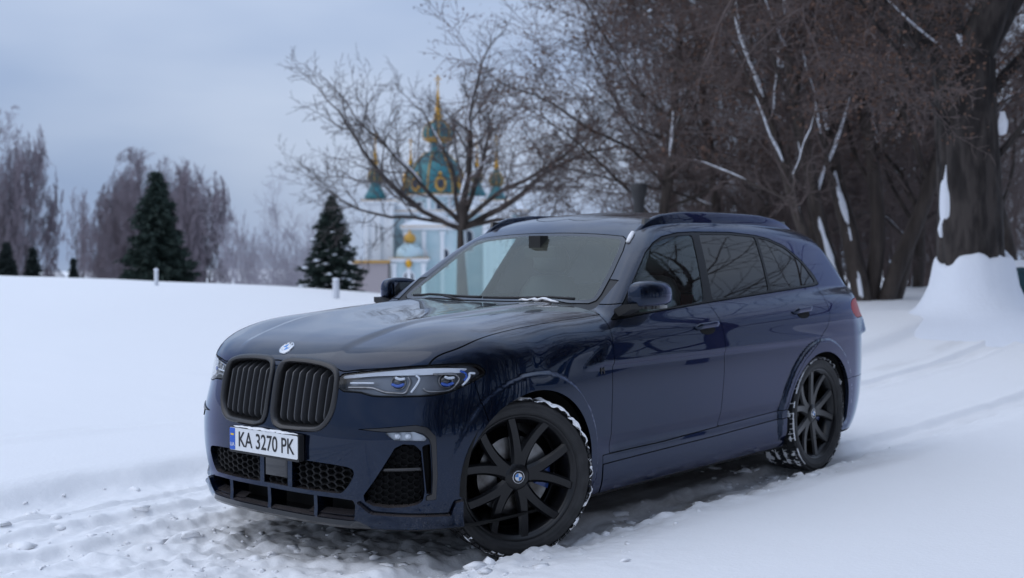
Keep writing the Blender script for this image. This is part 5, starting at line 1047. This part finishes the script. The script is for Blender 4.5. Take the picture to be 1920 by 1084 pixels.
# ================================================================== church
mat('church_blue', (.38, .52, .56), .8, noise=(.35, (.50, .60, .63), .35, .65)); mat('church_white', (.72, .74, .76), .8); mat('dome_teal', (.018, .13, .16), .4, .2, noise=(.6, (.03, .16, .18), .4, .6)); mat('dome_green', (.05, .085, .07), .5, .2)
mat('gold', (.62, .33, .04), .32, .85); mat('gold_paint', (.48, .27, .05), .5, .3); mat('church_window', (.03, .04, .06), .15); mat('brick_pink', (.34, .30, .31), .9); mat('roof_snow', (.78, .82, .86), .8)
DS = 200.; K = DS/CAM_F; CXY = cam_ground(822, DS); CH = empty('church', (CXY[0], CXY[1], 0), CAM_YAW-math.pi/2)   # local x to the right, -y towards the field
tag(CH, 'white and turquoise baroque church with gilded teal domes beyond the field', 'church')
U = lambda px: (px-822)*K
Zc = lambda py: height_at(py, DS)
def cross(mb, x, y, z, s):
    mb.box((x, y, z+s*.5), (s*.10, s*.08, s)); mb.box((x, y, z+s*.66), (s*.52, s*.08, s*.10)); mb.box((x, y, z+s*.86), (s*.26, s*.08, s*.08)); mb.box((x, y, z+s*.36), (s*.30, s*.08, s*.08), (0, .35, 0))
def cupola(x, y, r, z0, name='cupola', zs=1.):
    """onion cupola on a small drum"""
    root = empty(name); root.parent = CH
    mb = MB(); mb.revolve([(r*1.5, z0-2.2*r*zs), (r*1.55, z0-1.9*r*zs), (r*1.15, z0-1.2*r*zs), (r*.75, z0-.5*r*zs), (r*.62, z0)], 16, c=(x, y, 0)); mb.build('skirt', 'dome_teal', root, True)
    mb = MB(); mb.revolve([(r*.62, z0), (r*.95, z0+.35*r*zs), (r*1.08, z0+.8*r*zs), (r*.95, z0+1.35*r*zs), (r*.55, z0+1.9*r*zs), (r*.28, z0+2.4*r*zs), (r*.2, z0+2.7*r*zs)], 16, c=(x, y, 0)); mb.build('onion', 'dome_green', root, True)
    for k in range(8):
        a = k*math.pi/4; mb = MB(); mb.tube([(x+q*math.cos(a), y+q*math.sin(a), zz) for q, zz in ((r*.64, z0), (r*.97, z0+.35*r*zs), (r*1.10, z0+.8*r*zs), (r*.97, z0+1.35*r*zs), (r*.57, z0+1.9*r*zs))], r*.06, 5); mb.build('rib', 'gold_paint', root, True)
    mb = MB(); mb.revolve([(r*.34, z0+2.45*r*zs), (r*.40, z0+2.9*r*zs), (r*.24, z0+3.4*r*zs), (r*.2, z0+4.2*r*zs), (r*.09, z0+5.1*r*zs), (r*.05, z0+5.6*r*zs)], 12, c=(x, y, 0)); mb.build('finial', 'gold', root, True)
    mb = MB(); cross(mb, x, y, z0+5.5*r*zs, r*1.6); mb.build('cross', 'gold', root)
def arch_window(parent, x, y, z0, w_, h_, a=0., cx=0, cy=0):
    """arched window with a white surround, facing -y; turned by a about (cx, cy)"""
    M_ = Matrix.Translation((cx, cy, 0))@Matrix.Rotation(a, 4, 'Z')@Matrix.Translation((x, y, 0))
    def arc(w, h, z): return [(-w/2, z), (w/2, z)]+[(w/2*math.cos(t), z+h-w/2+w/2*math.sin(t)) for t in np.linspace(0, math.pi, 9)]
    def prism(name, w, h, z, y0, y1, m):
        mb = MB(); mb.loft([[M_@Vector((p_[0], yy, p_[1])) for p_ in arc(w, h, z)] for yy in (y1, y0)]); return mb.build(name, m, parent)
    f = prism('window', w_*1.35, h_+.35*w_, z0-.18*w_, -.22, .3, 'church_white'); f.parent = parent; g = prism('pane', w_, h_, z0, -.26, .2, 'church_window'); g.parent = f
def block(name, x0, x1, y0, y1, z0, z1, m='church_blue', pil=0, corn=True, wins=()):
    mb = MB(); mb.box(((x0+x1)/2, (y0+y1)/2, (z0+z1)/2), (x1-x0, y1-y0, z1-z0)); b_ = mb.build(name, m, CH)
    if pil:
        n = max(2, int((x1-x0)/pil)+1)
        for xx in np.linspace(x0+.35, x1-.35, n):
            mb = MB(); mb.box((xx, y0-.16, (z0+z1)/2-.2), (.62, .36, z1-z0-.6)); mb.box((xx, y0-.2, z1-.75), (.85, .5, .35)); mb.build('pilaster', 'church_white', b_)
    if corn:
        mb = MB(); mb.box(((x0+x1)/2, (y0+y1)/2, z1+.10), (x1-x0+.9, y1-y0+.9, .34)); mb.box(((x0+x1)/2, (y0+y1)/2, z1-.2), (x1-x0+.5, y1-y0+.5, .25)); mb.build('cornice', 'church_white', b_)
        mb = MB(); mb.box(((x0+x1)/2, (y0+y1)/2, z1+.33), (x1-x0+1.0, y1-y0+1.0, .12)); mb.build('gilt_band', 'gold_paint', b_)
    for wx, wz, ww, wh in wins: arch_window(b_, wx, y0, wz, ww, wh)
    return b_
zb = -9.
# crossing, arms and corner towers
block('nave', U(690), U(985), -3., 9., zb, Zc(400), 'church_blue', 3.2, True, [(U(735), Zc(470), 1.3, 3.2), (U(880), Zc(470), 1.3, 3.2), (U(925), Zc(470), 1.3, 3.2)])
block('porch_arm', U(765), U(872), -8., -3.1, zb, Zc(430), 'church_blue', 2.6, True, [(U(800), Zc(500), 1.1, 2.8), (U(840), Zc(500), 1.1, 2.8)])
for px in (718, 934): block('corner_tower', U(px)-2.3, U(px)+2.3, -5.6, -1.2, zb, Zc(382), 'church_white', 1.9, True, [(U(px), Zc(455), 1.0, 3.0), (U(px), Zc(530), 1.0, 2.6)])
for px, r_, pz, yy in ((709, 1.15, 345, -3.4), (932, 1.15, 352, -3.4), (765, .95, 330, 6.5), (893, 1.0, 338, 6.5)): cupola(U(px), yy, r_, Zc(pz))
# main drum
cx, cy = U(817), 1.5; r_ = 4.2; z0, z1 = Zc(430), Zc(366)
mb = MB(); mb.revolve([(r_+.4, z0-1), (r_+.4, z0+.3), (r_, z0+.4), (r_, z1-.4), (r_+.15, z1-.3)], 32, c=(cx, cy, 0)); DRUM = mb.build('drum', 'church_blue', CH, sharp=30)
for k in range(8):
    a = k*math.pi/4+.2; mb = MB(); mb.box((cx+(r_+.1)*math.sin(a+.39), cy-(r_+.1)*math.cos(a+.39), (z0+z1)/2), (.55, .5, z1-z0-.5), (0, 0, a+.39)); mb.build('pilaster', 'church_white', DRUM); arch_window(DRUM, 0, -r_, z0+1.1, 1.1, 3.3, a, cx, cy)
mb = MB(); mb.revolve([(r_+.1, z1-.4), (r_+.75, z1-.1), (r_+.8, z1+.25), (r_+.2, z1+.4)], 32, c=(cx, cy, 0)); mb.build('cornice', 'church_white', DRUM, sharp=30); mb = MB(); mb.revolve([(r_+.82, z1+.02), (r_+.9, z1+.14), (r_+.82, z1+.26)], 32, c=(cx, cy, 0)); mb.build('gilt_band', 'gold_paint', DRUM, True)
zt = Zc(284); hh = zt-z1; DP = [(5.25, z1+.3), (5.2, z1+hh*.18), (4.95, z1+hh*.36), (4.4, z1+hh*.56), (3.5, z1+hh*.76), (2.4, z1+hh*.92), (1.5, zt)]
mb = MB(); mb.revolve(DP, 40, c=(cx, cy, 0)); DOME = mb.build('dome', 'dome_teal', CH, True)
for k in range(8):
    a = k*math.pi/4+.2
    mb = MB(); mb.tube([(cx+(q+.03)*math.sin(a+.39), cy-(q+.03)*math.cos(a+.39), zz) for q, zz in DP], .13, 5); mb.build('rib', 'gold_paint', DOME, True)
    M_ = Matrix.Translation((cx, cy, 0))@Matrix.Rotation(a, 4, 'Z')
    mb = MB(); mb.loft([[M_@Vector((.95*s_*math.cos(t), yy, z1+1.7+1.25*s_*math.sin(t))) for t in np.linspace(0, 2*math.pi, 16, endpoint=False)] for yy, s_ in ((-4.2, 1.), (-5.45, 1.), (-5.5, .7))]); l_ = mb.build('lucarne', 'gold_paint', DOME, sharp=40)
    mb = MB(); mb.loft([[M_@Vector((.55*math.cos(t), yy, z1+1.7+.75*math.sin(t))) for t in np.linspace(0, 2*math.pi, 14, endpoint=False)] for yy in (-5.4, -5.54)]); mb.build('pane', 'church_window', l_)
    mb = MB(); mb.revolve([(.001, z1+2.8), (.35, z1+3.1), (.3, z1+3.4), (.001, z1+3.7)], 8, c=tuple(M_@Vector((0, -5.1, 0)))); mb.build('knob', 'gold', l_, True)
# lantern, onion, spire
zl = Zc(266); mb = MB(); mb.revolve([(1.6, zt-.1), (1.3, zt+.2), (1.25, zl-.2), (1.5, zl)], 16, c=(cx+.4, cy, 0)); LN = mb.build('lantern', 'dome_teal', CH, sharp=30)
for k in range(4): arch_window(LN, 0, -1.2, zt+.35, .5, 1.0, k*math.pi/2+.3, cx+.4, cy)
mb = MB(); zo = Zc(222); OP = [(1.45, zl), (2.25, zl+.55), (2.5, zl+1.4), (2.35, zl+2.2), (1.7, zl+3.1), (.85, zo-.3), (.5, zo+.1)]; mb.revolve(OP, 28, c=(cx+.4, cy, 0)); ON = mb.build('onion', 'dome_teal', CH, True)
mb = MB(); mb.revolve([(1.5, zl-.05), (2.2, zl+.35), (2.42, zl+.62), (2.3, zl+.75)], 28, c=(cx+.4, cy, 0)); mb.build('gilt_band', 'gold_paint', ON, True)
for k in range(8):
    a = k*math.pi/4+.1; mb = MB(); mb.tube([(cx+.4+(q+.02)*math.sin(a), cy-(q+.02)*math.cos(a), zz) for q, zz in OP[1:]], .15, 5); mb.build('rib', 'gold_paint', ON, True)
mb = MB(); zs_ = Zc(163); mb.revolve([(.62, zo), (.75, zo+.5), (.42, zo+1.1), (.5, zo+1.9), (.28, zo+2.6), (.30, zo+3.3), (.12, zs_-.2), (.08, zs_+.3)], 14, c=(cx+.4, cy, 0)); SPI = mb.build('spire', 'gold', CH, True); mb = MB(); cross(mb, cx+.4, cy, zs_+.1, 2.1); mb.build('cross', 'gold', SPI)
# small domed porch in front, snow on the arm roof
px = U(778); zp = Zc(487)
block('porch', px-2.6, px+2.6, -11.5, -8.1, zb, zp, 'church_blue', 2.0, True, [(px, Zc(540), 1.4, 2.8)])
mb = MB(); mb.revolve([(2.1, zp+.4), (2.2, zp+.6), (2.0, zp+1.6), (1.3, zp+2.3), (.6, zp+2.6)], 20, c=(px, -9.8, 0)); PC = mb.build('porch_cap', 'church_blue', CH, True); mb = MB(); zz = zp+2.5; mb.revolve([(.4, zz), (.85, zz+.4), (.98, zz+.85), (.78, zz+1.35), (.26, zz+1.7), (.06, zz+2.2)], 20, c=(px, -9.8, 0)); mb.build('gilt_ball', 'gold_paint', PC, True); mb = MB(); mb.revolve([(.001, zp-1.3), (.5, zp-.9), (.55, zp-.3), (.001, zp+.2)], 12, c=(px, -11.9, 0)); mb.build('gilt_ornament', 'gold', PC, True)
mb = MB(); zr = Zc(430)+.4; mb.add([(U(765)-.6, -8.4, zr), (U(872)+.6, -8.4, zr), (U(872)+.6, -2.8, zr), (U(765)-.6, -2.8, zr), (U(818), -8.0, zr+2.4), (U(818), -2.8, zr+2.4)], [(0, 1, 4), (1, 2, 5, 4), (3, 0, 4, 5)]); mb.build('snowy_roof', 'roof_snow', CH)
mb = MB(); zr = Zc(400)+.42; mb.add([(U(688), -3.4, zr), (U(987), -3.4, zr), (U(987), 9.4, zr), (U(688), 9.4, zr), (U(700), 3, zr+1.8), (U(975), 3, zr+1.8)], [(0, 1, 5, 4), (2, 3, 4, 5), (1, 2, 5), (3, 0, 4)]); mb.build('snowy_roof', 'roof_snow', CH)
mb = MB(); mb.box((U(712), -11, (zb+Zc(492))/2), (5.2, 3, Zc(492)-zb)); bk = mb.build('annex', 'brick_pink', CH); mb = MB(); mb.box((U(712), -11, Zc(492)+.2), (5.8, 3.6, .4)); mb.build('eaves', 'gold_paint', bk)
